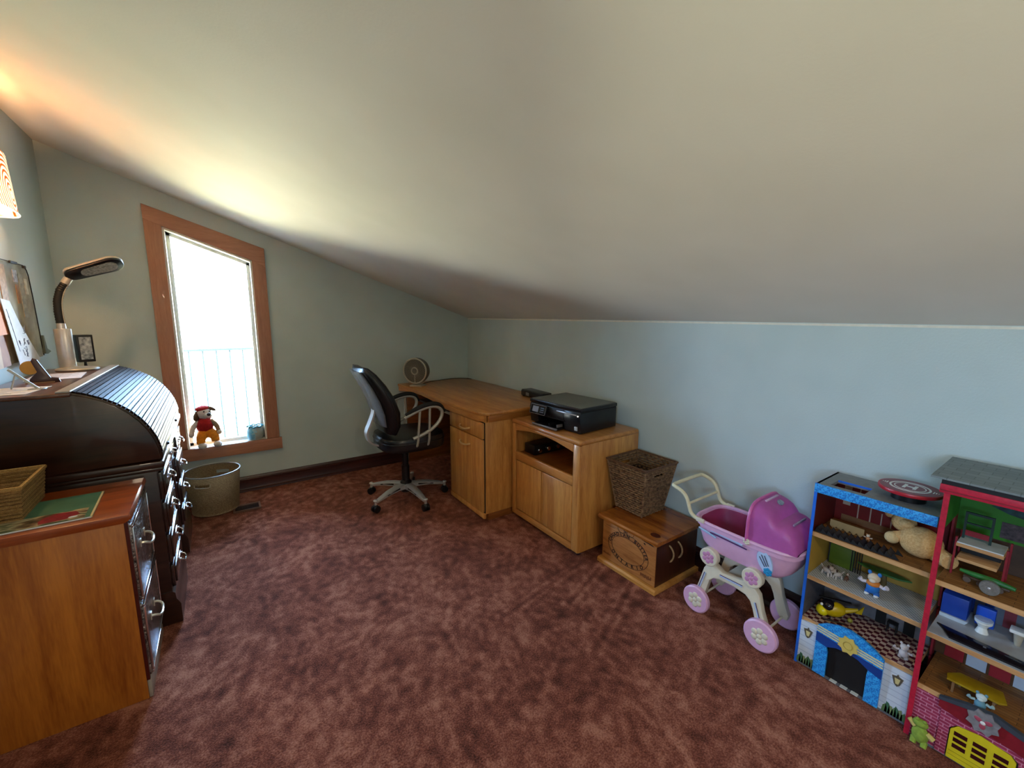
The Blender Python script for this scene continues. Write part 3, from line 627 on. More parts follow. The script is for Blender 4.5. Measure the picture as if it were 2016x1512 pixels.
build('ruffled_rim', MB().tube([C+Vector(((.052+.005*cos(8*t))*cos(t), (.052+.005*cos(8*t))*sin(t), .107+.004*sin(8*t))) for t in [2*pi*k/64 for k in range(64)]], .0065, 8, closed=True), plain('teal_glaze', '#4b93ab', .25), jr, 'teal ruffled rim')
# ============================================================ oak desk
dk_ = thing('office_desk', 'honey oak office desk in the far corner under the low ceiling', 'desk', (1.8, 3.15, 0))
ZD = .775; dxb, dyf = 2.150, 3.945
front = [(1.452, 2.420), (1.424, 2.47), (1.412, 2.60), (1.405, 2.85), (1.410, 3.1), (1.414, 3.46), (1.405, 3.75), (1.398, dyf)]
mb = MB(); mb.prism([(1.478, 2.402)]+front+[(dxb-.10, dyf), (dxb, dyf-.03), (dxb, 2.402)], 'Z', ZD-.028, ZD, .010); build('desktop', mb, M_oakY, dk_)
# arched fascia under the front edge
mb = MB()
fr = [(y, x) for x, y in front]
def fx_(y):
    q = sorted((b, a) for a, b in front)
    for i in range(len(q)-1):
        if q[i][0] <= y <= q[i+1][0]: t = (y-q[i][0])/(q[i+1][0]-q[i][0]); return q[i][1]*(1-t)+q[i+1][1]*t
    return q[0][1]
rings = []
for k in range(25):
    y = 2.43+(dyf-.01-2.43)*k/24; x = fx_(y)+.003
    h = .070 if y < 2.93 else .070-.032*sin(pi*min(1, (y-2.93)/(dyf-2.93)))
    rings.append([(x, y, ZD-.026), (x+.022, y, ZD-.026), (x+.022, y, ZD-h+.002), (x+.018, y, ZD-h), (x+.004, y, ZD-h), (x, y, ZD-h+.005)])
mb.rings(rings); build('fascia', mb, M_oakY, dk_)
build('side_fascia', MB().box(1.472, dxb, 2.405, 2.427, ZD-.070, ZD-.026, .003), wood('honey_oak_cross', '#945620', '#bd7c3a', 'X', .36, 1, .25, .4), dk_)
M_gap = plain('shadow_gap', '#1c0f08', .8)
ped = build('pedestal', MB().box(1.448, 2.12, 2.408, 2.915, .05, ZD-.070, .002), M_oak, dk_)
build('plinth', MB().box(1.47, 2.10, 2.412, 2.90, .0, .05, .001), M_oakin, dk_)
build('base_rail', MB().box(1.430, 1.450, 2.405, 2.918, .018, .058, .006), M_oak, dk_)
build('shadow_gap', MB().box(1.4425, 1.4482, 2.412, 2.912, .055, .704), M_gap, dk_)
dr = build('drawer', MB().box(1.428, 1.449, 2.418, 2.908, .590, .700, .006), M_oak, dk_)
dr2 = build('drawer', MB().box(1.428, 1.449, 2.418, 2.908, .064, .583, .006), M_oak, dk_, 'tall lower drawer front')
for d, z in ((dr, .628), (dr2, .512)):
    build('handle', MB().tube([(1.430, 2.73, z+.006), (1.414, 2.722, z+.003), (1.406, 2.70, z-.004), (1.404, 2.662, z-.007), (1.406, 2.625, z-.004), (1.414, 2.60, z+.003), (1.430, 2.592, z+.006)], .0068, 8, smooth=1), plain('beige_handle', '#cfa873', .4), d, 'curved tan handle')
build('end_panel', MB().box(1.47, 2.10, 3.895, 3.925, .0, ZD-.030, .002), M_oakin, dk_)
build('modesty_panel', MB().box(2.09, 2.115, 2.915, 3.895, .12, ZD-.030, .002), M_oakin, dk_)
build('keyboard_tray', MB().box(1.46, 1.80, 2.95, 3.60, .655, .672, .004), M_blackm, dk_)
build('tray_edge', MB().box(1.452, 1.464, 2.95, 3.16, .652, .676, .003), plain('grey_tray_edge', '#8d857c', .5), dk_, 'grey edge strip of the tray')

# ============================================================ desk fan
fn = thing('desk_fan', 'small round beige desk fan on the corner of the oak desk', 'fan', (1.50, 3.70, ZD), radians(-50), world=False)
M_fan = plain('beige_fan_plastic', '#b5ab98', .45)
build('base', MB().prism([(-.058, -.045), (.058, -.045), (.058, .06), (-.058, .06)], 'Z', 0, .014, .004).prism([(-.05, -.035), (.05, -.035), (.05, .05), (-.05, .05)], 'Z', .014, .018, .003), M_fan, fn)
build('yoke', MB().tube([(.0, .03, .018), (0, .045, .05), (0, .04, .09)], .012, 8), M_fan, fn)
zc_ = .145; R_ = .112
hd_ = build('housing', MB().lathe([(R_, -.045), (R_+.005, -.04), (R_+.005, .005), (R_-.004, .035), (R_*.75, .075), (R_*.3, .085), (.0, .085), (.0, .078), (R_*.3, .078), (R_*.72, .068), (R_-.012, .03), (R_-.007, -.045)], (0, 0, zc_), 40, axis='Y'), plain('dark_beige_housing', '#6e675b', .5), fn)
build('front_ring', MB().tube([(R_*cos(t), -.048, zc_+R_*sin(t)) for t in [2*pi*k/48 for k in range(48)]], .0075, 8, closed=True), M_fan, fn)
mb = MB()
for k in range(36):
    a = 2*pi*k/36; pts = [(r*cos(a+s), -.052, zc_+r*sin(a+s)) for r, s in ((.030, 0), (.055, .10), (.080, .26), (.108, .48))]
    mb.tube(pts, .0013, 4)
setp(build('grille', mb, M_fan, fn), kind='stuff')
build('hub_ring', MB().tube([(.030*cos(t), -.053, zc_+.030*sin(t)) for t in [2*pi*k/32 for k in range(32)]], .006, 8, closed=True), M_fan, fn)
build('hub_disc', MB().lathe([(0, -.052), (.026, -.052), (.026, -.046), (0, -.046)], (0, 0, zc_), 24, axis='Y'), plain('grey_hub', '#6a6458', .5), fn)
for k in range(5):
    mb = MB(); mb.M = Matrix.Translation((0, 0, zc_)) @ Euler((0, 2*pi*k/5, 0)).to_matrix().to_4x4()
    mb.prism([(.02, -.012), (.09, -.040), (.10, .01), (.06, .035), (.02, .012)], 'Y', -.02, -.015); build('blade', mb, plain('fan_blade', '#3f3a33', .5), hd_)
build('support_rib', MB().tube([(0, -.052, zc_-.030), (0, -.052, zc_-.108)], .004, 6), M_fan, fn)
cd = solo('power_cord', MB().tube([(1.56, 3.76, ZD+.004), (1.66, 3.85, ZD+.004), (1.80, 3.90, ZD+.004), (1.95, 3.925, ZD+.006), (2.06, 3.90, ZD+.006), (2.12, 3.80, ZD+.004)], .0032, 6, smooth=2), M_blackm, 'thin black cord running along the back edge of the oak desk', 'cord', loc=(1.8, 3.88, ZD))
# black box behind the printer
bb = thing('router_box', 'long black electronic box on the oak desk behind the printer', 'electronic device', (2.060, 2.66, ZD), radians(-3), world=False)
build('body', MB().box(-.05, .05, -.16, .13, .006, .050, .008), M_black, bb)
build('top_cover', MB().box(-.046, .048, -.156, .126, .050, .056, .003), plain('grey_black_cover', '#3a3d3c', .4), bb)
build('label_window', MB().box(-.0515, -.050, .012, .055, .014, .040, .001), plain('grey_label', '#858a86', .5), bb, 'small light grey window')
build('foot', MB().box(-.04, .04, -.15, -.13, .0, .006), M_blackm, bb); build('foot', MB().box(-.04, .04, .10, .12, .0, .006), M_blackm, bb)

# ============================================================ printer cart
ct = thing('printer_cart', 'honey oak cabinet cart with an arched open bay and two doors below the printer', 'cabinet', (1.9, 2.06, 0))
x0, x1, y0, y1, zb, zt = 1.650, 2.155, 1.705, 2.385, .028, .718
build('top', MB().box(x0-.004, x1, y0-.004, y1+.004, zt-.032, zt, .013, 3), M_oakY, ct)
build('side_panel', MB().box(x0+.012, x1, y0, y0+.022, zb, zt-.02, .004), M_oak, ct)
build('side_panel', MB().box(x0+.012, x1, y1-.022, y1, zb, zt-.02, .004), M_oak, ct)
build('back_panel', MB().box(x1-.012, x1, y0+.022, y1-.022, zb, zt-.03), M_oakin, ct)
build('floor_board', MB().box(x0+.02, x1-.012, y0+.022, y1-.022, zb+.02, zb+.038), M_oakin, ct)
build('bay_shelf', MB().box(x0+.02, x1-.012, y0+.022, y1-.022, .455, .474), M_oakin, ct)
for a, c in ((y0, y0+.060), (y1-.040, y1)): build('stile', MB().box(x0, x0+.022, a, c, zb, zt-.03, .008), M_oak, ct)
arch = [(y0+.06, .640), (y0+.06, zt-.03), (y1-.04, zt-.03), (y1-.04, .640)]
for k in range(1, 12): t = k/12; arch.append((y1-.04+(y0+.06-y1+.04)*t, .640+.032*sin(pi*t)))
build('arched_rail', MB().prism(arch, 'X', x0+.001, x0+.022, .002), M_oakY, ct)
build('middle_rail', MB().box(x0+.001, x0+.022, y0+.06, y1-.04, .435, .490, .003), M_oakY, ct)
build('bottom_rail', MB().box(x0+.001, x0+.022, y0+.06, y1-.04, zb, .068, .003), M_oakY, ct)
ym = (y0+.06+y1-.04)/2
for a, c in ((y0+.066, ym-.004), (ym+.004, y1-.047)):
    d = build('door', MB().box(x0+.006, x0+.020, a, c, .074, .428, .003), M_oak, ct)
    build('pull_groove', MB().box(x0+.003, x0+.0065, (c-.010 if a < ym-.1 else a), (c if a < ym-.1 else a+.010), .074, .426, .002), M_oak, d)
build('carcass_shadow', MB().box(x0+.016, x0+.021, y0+.062, y1-.042, .070, .433), M_gap, ct)
M_cast = plain('blue_black_caster', '#23233c', .3)
for x, y in ((x0+.04, y0+.035), (x0+.04, y1-.04), (x1-.05, y0+.035), (x1-.05, y1-.04)):
    build('caster', MB().cyl((x-.0, y-.010, .0205), (x-.0, y+.010, .0205), .020, seg=16).box(x-.012, x+.012, y-.014, y+.014, .024, .03), M_cast, ct)
# media box inside the bay
md = thing('game_console', 'black box with round knobs inside the open bay of the cart', 'electronic device', (1.90, 2.22, .4745))
build('body', MB().box(1.72, 2.0, 2.22, 2.33, .478, .548, .006).box(1.74, 1.98, 2.23, 2.32, .4745, .478), M_black, md)
build('knob', MB().lathe([(0, 2.207), (.014, 2.207), (.016, 2.213), (.016, 2.221), (0, 2.221)], (1.765, 0, .508), 16, axis='Y'), M_chrome, md)
build('knob', MB().lathe([(0, 2.207), (.014, 2.207), (.016, 2.213), (.016, 2.221), (0, 2.221)], (1.84, 0, .512), 16, axis='Y'), M_chrome, md)
build('knob', MB().lathe([(0, 2.207), (.014, 2.207), (.016, 2.213), (.016, 2.221), (0, 2.221)], (1.925, 0, .512), 16, axis='Y'), M_chrome, md)

# ============================================================ printer
pz = zt+.0005
pn = thing('printer', 'black all-in-one inkjet printer with a grey scanner lid on the oak cart', 'printer', (1.885, 2.035, pz), radians(4), world=False)
# local: +x to wall, front at -x, y along
fx0, fx1, py0, py1 = -.165, .165, -.228, .222
M_pr = plain('black_printer_plastic', '#141317', .28, 0, .1); M_prg = plain('gloss_black', '#17151c', .1, 0, .1)
prof = [(fx0+.004, .006), (fx1, .006), (fx1, .130), (fx0-.002, .130), (fx0-.010, .105), (fx0-.004, .062)]
mb = MB(); mb.prism(prof, 'Y', py0, -.09, .003); mb.prism(prof, 'Y', .145, py1, .003)
mb.prism([(fx0-.006, .066), (fx1, .066), (fx1, .130), (fx0-.002, .130), (fx0-.010, .105)], 'Y', -.09, .145); mb.box(-.03, fx1, -.09, .145, .006, .066)
setp(build('body', mb, M_pr, pn))
build('lid', MB().box(fx0-.006, fx1+.004, py0-.003, py1+.003, .136, .158, .005), M_pr, pn)
build('lid_panel', MB().box(fx0+.004, fx1-.002, py0+.006, py1-.006, .1575, .161, .002), plain('matt_grey_lid', '#72726b', .5), pn, 'matt grey lid surface')
build('lid_gap', MB().box(fx0, fx1, py0+.003, py1-.003, .130, .136), M_blackm, pn)
mb = MB(); mb.M = Matrix.Translation((fx0-.024, .115, .100)) @ Euler((0, radians(18), 0)).to_matrix().to_4x4(); mb.box(-.009, .009, -.075, .075, -.033, .033, .006)
cp = build('control_panel', mb, M_prg, pn)
def onp(name, a, mat, lab=None):
    mb = MB(); mb.M = Matrix.Translation((fx0-.024, .115, .100)) @ Euler((0, radians(18), 0)).to_matrix().to_4x4(); mb.box(*a); return build(name, mb, mat, cp, lab)
M_edge = plain('light_edge', '#8d8a92', .3, .3)
mb = MB(); mb.M = Matrix.Translation((fx0-.024, .115, .100)) @ Euler((0, radians(18), 0)).to_matrix().to_4x4(); mb.tube([(-.010, -.070, -.029), (-.010, .070, -.029), (-.010, .070, .029), (-.010, -.070, .029)], .0022, 5, closed=True); build('panel_rim', mb, M_edge, cp)
onp('screen', (-.0105, -.009, -.005, .050, -.018, .020), plain('grey_screen', '#6d6874', .15), 'small grey screen')
for k in range(3): onp('button', (-.0105, -.009, -.055, -.022, .010-.013*k, .016-.013*k), plain('printed_button', '#4c4a5a', .3))
build('slot_trim', MB().box(fx0-.0105, fx0-.003, -.200, -.03, .112, .120, .002), plain('silver_trim', '#c9cdd2', .25, .5), pn, 'silver trim line')
build('bay_roof', MB().box(fx0-.012, fx0+.03, -.10, .145, .060, .070, .003), M_pr, pn)
build('output_tray', MB().box(fx0-.055, -.04, -.085, .140, .006, .016, .003), M_pr, pn)
build('tray_lip', MB().box(fx0-.060, fx0-.052, -.085, .140, .006, .018, .002), M_edge, pn, 'pale tray lip')
build('paper_guide', MB().box(fx0-.03, fx0+.02, .01, .016, .016, .030, .001), M_pr, pn); build('paper_guide', MB().box(fx0-.03, fx0+.02, -.06, -.054, .016, .034, .001), M_edge, pn)
build('badge', MB().box(fx0-.0065, fx0-.001, -.205, -.182, .022, .046, .001), plain('silver_badge', '#b6b6ba', .3), pn, 'small silver badge')
build('indicator', MB().ell((fx0-.012, -.213, .114), .004, u=8, v=6), emit('indicator_light', '#fff4e4', 1.5), pn); 
build('foot', MB().box(-.15, .15, -.21, -.19, 0, .006), M_blackm, pn); build('foot', MB().box(-.15, .15, .18, .20, 0, .006), M_blackm, pn)

# ============================================================ office chair
ch = thing('office_chair', 'black leather swivel office chair with silver arms and star base at the oak desk', 'chair', (1.135, 3.10, 0), radians(0), world=False)
# local origin = hub, +x towards the desk
mb = MB()
def pad(mb, cx, cy, cz, lx, ly, lz, n=3, q=.6, tilt=0, M=None, seg=28, crown=.0):
    rings = []
    for j in range(9):
        v = -1+2*j/8; h = math.copysign(abs(sin(v*pi/2))**.9, v); k = (1-abs(v)**3.2)**.5 if abs(v) < 1 else 0
        k = .86+.14*k if abs(v) < 1 else .84
        r = []
        for i in range(seg):
            a = 2*pi*i/seg; x = math.copysign(abs(cos(a))**q, cos(a)); y = math.copysign(abs(sin(a))**q, sin(a))
            r.append(Vector((cx+x*lx*k, cy+y*ly*k, cz+h*lz-crown*(x*x+y*y)*.5)))
        rings.append([(M @ p) if M else p for p in r])
    return mb.rings(rings)
build('seat', pad(MB(), .035, 0, .486, .245, .240, .052), M_leather, ch, ang=50)
build('seat_piping', MB().tube([(.035+.245*math.copysign(abs(cos(a))**.6, cos(a)), .240*math.copysign(abs(sin(a))**.6, sin(a)), .500) for a in [2*pi*k/40 for k in range(40)]], .0045, 6, closed=True), M_leather, ch)
build('seat_pan', MB().lathe([(0, .425), (.17, .430), (.20, .452), (0, .455)], (.02, 0, 0), 28), M_black, ch)
# backrest: lofted along a curved centre line
cl = [(-.150, .570, .175, .036), (-.142, .63, .205, .056), (-.150, .72, .222, .062), (-.185, .82, .226, .060), (-.232, .91, .216, .054), (-.280, .985, .194, .046), (-.318, 1.032, .168, .034), (-.332, 1.046, .13, .014)]
rings = []
for i, (x, z, hw, ht) in enumerate(cl):
    a = cl[max(i-1, 0)]; c = cl[min(i+1, len(cl)-1)]; d = Vector((c[0]-a[0], 0, c[1]-a[1])).normalized(); nrm = Vector((d.z, 0, -d.x)); r = []
    for k in range(28):
        t = 2*pi*k/28; u = math.copysign(abs(cos(t))**.55, cos(t)); v = math.copysign(abs(sin(t))**.75, sin(t))
        r.append(Vector((x, u*hw, z))+nrm*(v*ht-.030*(u*u)*-1*.6))
    rings.append(r)
build('backrest', MB().rings(rings), M_leather, ch, ang=50)
# outer rim seam of the backrest
seam = [r[0] for r in rings]; build('backrest_piping', MB().tube([rings[i][0] for i in range(len(rings))], .0045, 6).tube([rings[i][14] for i in range(len(rings))], .0045, 6), M_leather, ch)
sh = []
for i, (x, z, hw, ht) in enumerate(cl[1:7]):
    r = []
    for k in range(28):
        t = 2*pi*k/28; u = math.copysign(abs(cos(t))**.55, cos(t)); v = sin(t); r.append(Vector((x-ht-.004+.018*u*u-.0, u*hw*.78, z))+Vector((.012*v, 0, 0)))
    sh.append(r)
build('back_shell', MB().rings(sh), plain('shell_reflection_tint', '#7a7f88', .22, .35), ch, 'outer back shell, grey standing for the window reflection', ang=50)  # window reflection on the black leather, put into a lighter grey
mb = MB()
for s in (0,):
    pts = [(-.235, s, .80), (-.222, s, .73), (-.255, s, .645), (-.290, s, .575), (-.278, s, .505), (-.225, s, .468), (-.12, s, .448)]
    rg = []
    P3 = [Vector(p) for p in pts]
    for _ in range(2): P3 = [P3[0]]+[q for i in range(len(P3)-1) for q in (P3[i].lerp(P3[i+1], .25), P3[i].lerp(P3[i+1], .75))]+[P3[-1]]
    for i, p in enumerate(P3):
        d = (P3[min(i+1, len(P3)-1)]-P3[max(i-1, 0)]).normalized(); n_ = Vector((d.z, 0, -d.x)); w_ = .034
        rg.append([p+Vector((0, w_, 0))+n_*.006, p+Vector((0, -w_, 0))+n_*.006, p+Vector((0, -w_, 0))-n_*.006, p+Vector((0, w_, 0))-n_*.006])
    mb.rings(rg)
build('back_bracket', mb, M_silver, ch, 'curved silver back bracket')
for s in (-1, 1):
    y = s*.245
    ar = build('armrest', MB().tube([(-.085, y, .700), (-.02, y, .728), (.06, y, .757), (.14, y, .765), (.195, y, .745), (.210, y, .705), (.190, y, .650), (.13, y, .595), (.05, y, .560), (-.02, y*.97, .538)], .0125, 10, smooth=2), M_silverp, ch)
    build('arm_pad', MB().tube([(-.075, y, .722), (-.02, y, .748), (.06, y, .776), (.14, y, .784), (.200, y, .765), (.228, y, .712)], [.010, .015, .017, .017, .014, .008], 10, smooth=2), M_blackm, ar, 'black arm pad')
    build('strut', MB().tube([(.035, y, .755), (.022, y, .62), (.010, y, .49), (.0, y*.9, .462), (.0, y*.5, .452)], .0095, 8, smooth=1), M_silverp, ar)
    build('strut', MB().tube([(.110, y, .762), (.104, y, .62), (.098, y, .492), (.085, y*.9, .462), (.07, y*.5, .452)], .0095, 8, smooth=1), M_silverp, ar)
build('mechanism', MB().box(-.10, .12, -.06, .06, .395, .43, .01).box(.08, .16, -.10, -.06, .40, .425, .006), M_blackm, ch)
build('gas_lift', MB().cyl((0, 0, .09), (0, 0, .27), .030).cyl((0, 0, .27), (0, 0, .40), .024), M_black, ch)
build('hub', MB().lathe([(0, .055), (.040, .06), (.046, .09), (.044, .135), (.03, .15), (0, .15)], seg=24), M_black, ch)
for k in range(5):
    a = radians(132+72*k); d = Vector((cos(a), sin(a), 0)); n_ = Vector((-sin(a), cos(a), 0))
    mb = MB(); rg = []
    for t, wd, zt_, th in ((.03, .030, .128, .040), (.10, .030, .128, .032), (.18, .026, .118, .026), (.25, .020, .102, .022), (.30, .014, .088, .018)):
        c = d*t; rg.append([c+n_*wd+Vector((0, 0, zt_-.006)), c+n_*wd*.6+Vector((0, 0, zt_)), c-n_*wd*.6+Vector((0, 0, zt_)), c-n_*wd+Vector((0, 0, zt_-.006)), c-n_*wd+Vector((0, 0, zt_-th)), c+n_*wd+Vector((0, 0, zt_-th))])
    mb.rings(rg); lg = build('base_arm', mb, M_silver, ch, 'silver star-base arm', world=False)
    mb = MB()
    for s in (1, -1):
        mb.prism([(0, 0), (0, 0), (0, 0)], 'X', 0, 0) if False else None
        p = [d*t+n_*(wd*s*1.02)+Vector((0, 0, z_)) for t, wd, z_ in ((.09, .030, .105), (.15, .0275, .102), (.21, .0235, .093), (.21, .0235, .100), (.15, .0275, .112), (.09, .030, .117))]
        mb.quad(*p)
    build('slot', mb, M_blackm, lg, 'dark slot in the arm', world=False)
    cpos = d*.305
    cs = build('caster', MB().cyl(cpos+n_*.022+Vector((0, 0, .026)), cpos+n_*.004+Vector((0, 0, .026)), .026, seg=18).cyl(cpos-n_*.022+Vector((0, 0, .026)), cpos-n_*.004+Vector((0, 0, .026)), .026, seg=18).ell(cpos+Vector((0, 0, .040)), (.022, .022, .018)), M_black, ch, world=False)
    build('caster_stem', MB().cyl(cpos+Vector((0, 0, .04)), cpos+Vector((0, 0, .085)), .010, seg=10).ell(cpos+Vector((0, 0, .088)), (.017, .017, .010)), M_silver, cs, world=False)

# ============================================================ wooden chest
cs_ = thing('butter_box', 'small stained pine chest with a printed oval stamp, below the wicker basket', 'box', (1.93, 1.42, 0))
M_pineL = wood('pine_chest_lid', '#6a2c0a', '#b86c24', 'Y', .25, .6, .5, .6); M_pineF = wood('pine_chest_front', '#8a4a1c', '#c8894a', 'Y', .45, .8, .1, .5)
x0, x1, y0, y1 = 1.762, 2.120, 1.248, 1.612
bx_ = build('box_body', MB().box(x0, x1, y0, y1, .030, .268, .002), M_pineF, cs_)
M_pineE = wood('pine_light_edge', '#b0702c', '#d69a50', 'Y', .35, .6, .3, .5)
build('plinth', MB().prism([(x0-.022, 0), (x1+.01, 0), (x1+.01, .026), (x0-.014, .026), (x0-.022, .018)], 'Y', y0-.020, y1+.018, .001), M_pineE, cs_)
build('lid', MB().prism([(x0-.022, .270), (x1+.015, .270), (x1+.015, .292), (x0-.018, .292), (x0-.026, .284)], 'Y', y0-.022, y1+.022, .002), M_pineL, cs_)
build('lid_knot', MB().prism([(1.80+.035*cos(t)*.6, 1.285+.028*sin(t)) for t in [2*pi*k/20 for k in range(20)]], 'Z', .2915, .2925), plain('dark_knot', '#5a220c', .3, 0, .3, 60), cs_, 'dark oval knot')
M_ink = plain('burnt_ink', '#2c1208', .6)
# oval stamp on the front (plane x = x0, y decreasing to the right)
yc, zc2, A, B_ = 1.430, .148, .138, .092
mb = MB()
for a_, b__ in ((A, B_), (A*.81, B_*.76)):
    mb.tube([(x0-.0006, yc-a_*cos(t), zc2+b__*sin(t)) for t in [2*pi*k/60 for k in range(60)]], .0013, 4, closed=True)
build('stamp_rings', mb, M_ink, cs_, kind='stuff')
def on_oval(txt, t0, t1, flip, size):
    mb = MB(); n = len(txt)
    for i, chh in enumerate(txt):
        if chh == ' ': continue
        t = t0+(t1-t0)*i/(n-1); ra, rb = A*.905, B_*.88
        py, pz_ = -ra*cos(t), rb*sin(t)      # py: along -y(right) => u=-py
        u = Vector((ra*sin(t), rb*cos(t))).normalized()   # tangent in (right, up) for growing t... right=-y
        right, upv = ra*-cos(t), rb*sin(t)
        tang = Vector((sin(t)*ra, cos(t)*rb)).normalized()
        if flip: tang = -tang
        ang = math.atan2(tang.y, tang.x)
        me = text_mesh(chh, size)
        # text plane: text x -> -Y world, text y -> Z world, normal -> -X
        B3 = Matrix(((0, 0, -1, x0-.0006), (-1, 0, 0, yc-right), (0, 1, 0, zc2+upv), (0, 0, 0, 1)))
        add_mesh(mb, me, B3 @ Matrix.Rotation(ang, 4, 'Z'))
    return mb
build('stamp_lettering', on_oval('CANADIAN BUTTER', radians(8), radians(172), False, .027), M_ink, cs_, 'curved words CANADIAN BUTTER', kind='stuff')
build('stamp_lettering', on_oval('ONTARIO', radians(-38), radians(-142), True, .027), M_ink, cs_, 'curved word ONTARIO', kind='stuff')
mb = MB()
B3 = Matrix(((0, 0, -1, x0-.0006), (-1, 0, 0, 1.448), (0, 1, 0, .248), (0, 0, 0, 1))); add_mesh(mb, text_mesh('241', .020), B3)
build('stamp_number', mb, M_ink, cs_, kind='stuff')
build('stamp_badge_ring', MB().tube([(x0-.0006, 1.448-y, .250+z) for y, z in ((-.055, .016), (-.055, -.006), (-.035, -.018), (.035, -.018), (.055, -.006), (.055, .016))], .0011, 4, smooth=1), M_ink, cs_)
mb = MB()
for (ya, za, yb2, zb2, r_) in ((1.595, .258, 1.50, .262, .003), (1.59, .236, 1.525, .238, .0012), (1.33, .255, 1.265, .250, .0035), (1.325, .243, 1.315, .236, .004), (1.345, .262, 1.335, .252, .002)): mb.tube([(x0-.0003, ya, za), (x0-.0003, (ya+yb2)/2, (za+zb2)/2+.002), (x0-.0003, yb2, zb2)], [r_*.6, r_, r_*.5], 5)
build('ink_mark', mb, M_ink, cs_, kind='stuff')
mb = MB(); random.seed(11)
for k in range(9):
    y = 1.335-.008*k; mb.box(x0-.0008, x0-.0001, y-.003, y+.002, .050+random.uniform(0, .006), .064+random.uniform(0, .01))
for k in range(7):
    y = 1.60-.008*k; mb.box(x0-.0008, x0-.0001, y-.003, y+.001, .058, .066+random.uniform(0, .008))
build('worn_print', mb, plain('faded_ink', '#6a3416', .6), cs_, 'worn illegible printing in the lower corners', kind='stuff')
M_rope = plain('hemp_rope', '#b89468', .8, 0, .2, 90)
for xa in (1.88, 1.955): build('rope', MB().tube([(xa-.012, y0+.004, .232), (xa-.008, y0-.008, .226), (xa+.006, y0-.018, .195), (xa+.010, y0-.018, .165), (xa+.006, y0-.008, .138), (xa+.002, y0+.004, .132)], .0048, 7, smooth=1), M_rope, cs_, 'pale rope handle loop')
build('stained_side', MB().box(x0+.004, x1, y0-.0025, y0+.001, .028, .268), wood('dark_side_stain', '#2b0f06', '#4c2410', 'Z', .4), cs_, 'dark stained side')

# ============================================================ wicker basket
wb = thing('wicker_basket', 'dark brown square wicker basket with hand slots on top of the chest', 'basket', (1.99, 1.55, .2925))
bz, tz = .2935, .585
bo = (1.900, 2.085, 1.455, 1.640); to = (1.862, 2.135, 1.412, 1.690)
def rect(t, off=0, n=12, ph=0, amp=.0034):
    a = [bo[i]*(1-t)+to[i]*t for i in range(4)]; xA_, xB_, yA_, yB2 = a[0]-off, a[1]+off, a[2]-off, a[3]+off; P_ = []
    for (p, q, nn) in (((xA_, yA_), (xB_, yA_), (0, -1)), ((xB_, yA_), (xB_, yB2), (1, 0)), ((xB_, yB2), (xA_, yB2), (0, 1)), ((xA_, yB2), (xA_, yA_), (-1, 0))):
        for k in range(n):
            s = k/n; w_ = amp*sin(pi*(k+ph)*1.0+pi/2) if k else 0
            P_.append((p[0]+(q[0]-p[0])*s+nn[0]*w_, p[1]+(q[1]-p[1])*s+nn[1]*w_, bz+(tz-bz)*t))
    return P_
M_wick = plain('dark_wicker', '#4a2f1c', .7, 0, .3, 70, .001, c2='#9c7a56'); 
NR = 21; mb = MB()
for j in range(NR):
    t = (j+.5)/NR
    pts = rect(t, 0, 14, j % 2)
    if j in (17,):      # hand slots in the two y-sides
        n = 14; A_ = [pts[k] for k in range(n+1)]; B2 = pts[n:2*n+1]; C2 = pts[2*n:3*n+1]; D2 = pts[3*n:]+[pts[0]]
        for seg_ in (A_[:5], A_[9:], C2[:5], C2[9:], B2, D2): mb.tube(seg_, .0064, 5)
    else: mb.tube(pts, .0066, 5, closed=True)
build('woven_strands', mb, M_wick, wb, ang=60, kind='stuff')
mb = MB()
for i in range(4):
    c0 = rect(0, 0, 1)[i]; c1 = rect(1, 0, 1)[i]; mb.tube([c0, c1], .006, 6)
build('corner_post', mb, M_wick, wb, kind='stuff')
build('rim', MB().tube(rect(1, .002, 1), .0078, 8, closed=True), plain('rim_cane', '#6e4c34', .5, 0, .2, 90), wb)
build('base', MB().box(bo[0]+.003, bo[1]-.003, bo[2]+.003, bo[3]-.003, bz-.0005, bz+.006), M_wick, wb)
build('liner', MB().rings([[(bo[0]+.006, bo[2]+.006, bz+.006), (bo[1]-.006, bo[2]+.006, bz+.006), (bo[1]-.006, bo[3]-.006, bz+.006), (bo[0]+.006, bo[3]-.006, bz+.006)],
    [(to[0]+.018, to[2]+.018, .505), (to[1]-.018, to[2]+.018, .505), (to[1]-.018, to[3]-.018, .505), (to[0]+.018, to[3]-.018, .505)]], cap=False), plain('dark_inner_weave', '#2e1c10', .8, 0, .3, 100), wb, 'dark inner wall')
# ============================================================ toy pram
pm = thing('toy_pram', 'pink and cream plastic doll pram with a magenta hood and flower wheels', 'toy pram', (1.95, .88, 0))
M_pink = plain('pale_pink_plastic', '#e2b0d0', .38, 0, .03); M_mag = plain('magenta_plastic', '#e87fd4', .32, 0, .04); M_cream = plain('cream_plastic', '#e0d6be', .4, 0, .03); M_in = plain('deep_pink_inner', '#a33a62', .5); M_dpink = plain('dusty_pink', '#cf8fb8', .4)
def basin_ring(z, y0, y1, x0, x1, q=.45, n=40):
    r = []
    for k in range(n):
        t = 2*pi*k/n; r.append(((x0+x1)/2+(x1-x0)/2*math.copysign(abs(cos(t))**q, cos(t)), (y0+y1)/2+(y1-y0)/2*math.copysign(abs(sin(t))**q, sin(t)), z))
    return r
BX0, BX1 = 1.802, 2.085
lev = [(.330, .70, 1.00, 1.855, 2.03), (.336, .665, 1.035, 1.835, 2.05), (.365, .63, 1.062, 1.820, 2.065), (.41, .612, 1.080, 1.812, 2.075), (.455, .600, 1.090, 1.806, 2.081), (.468, .597, 1.093, 1.803, 2.084)]
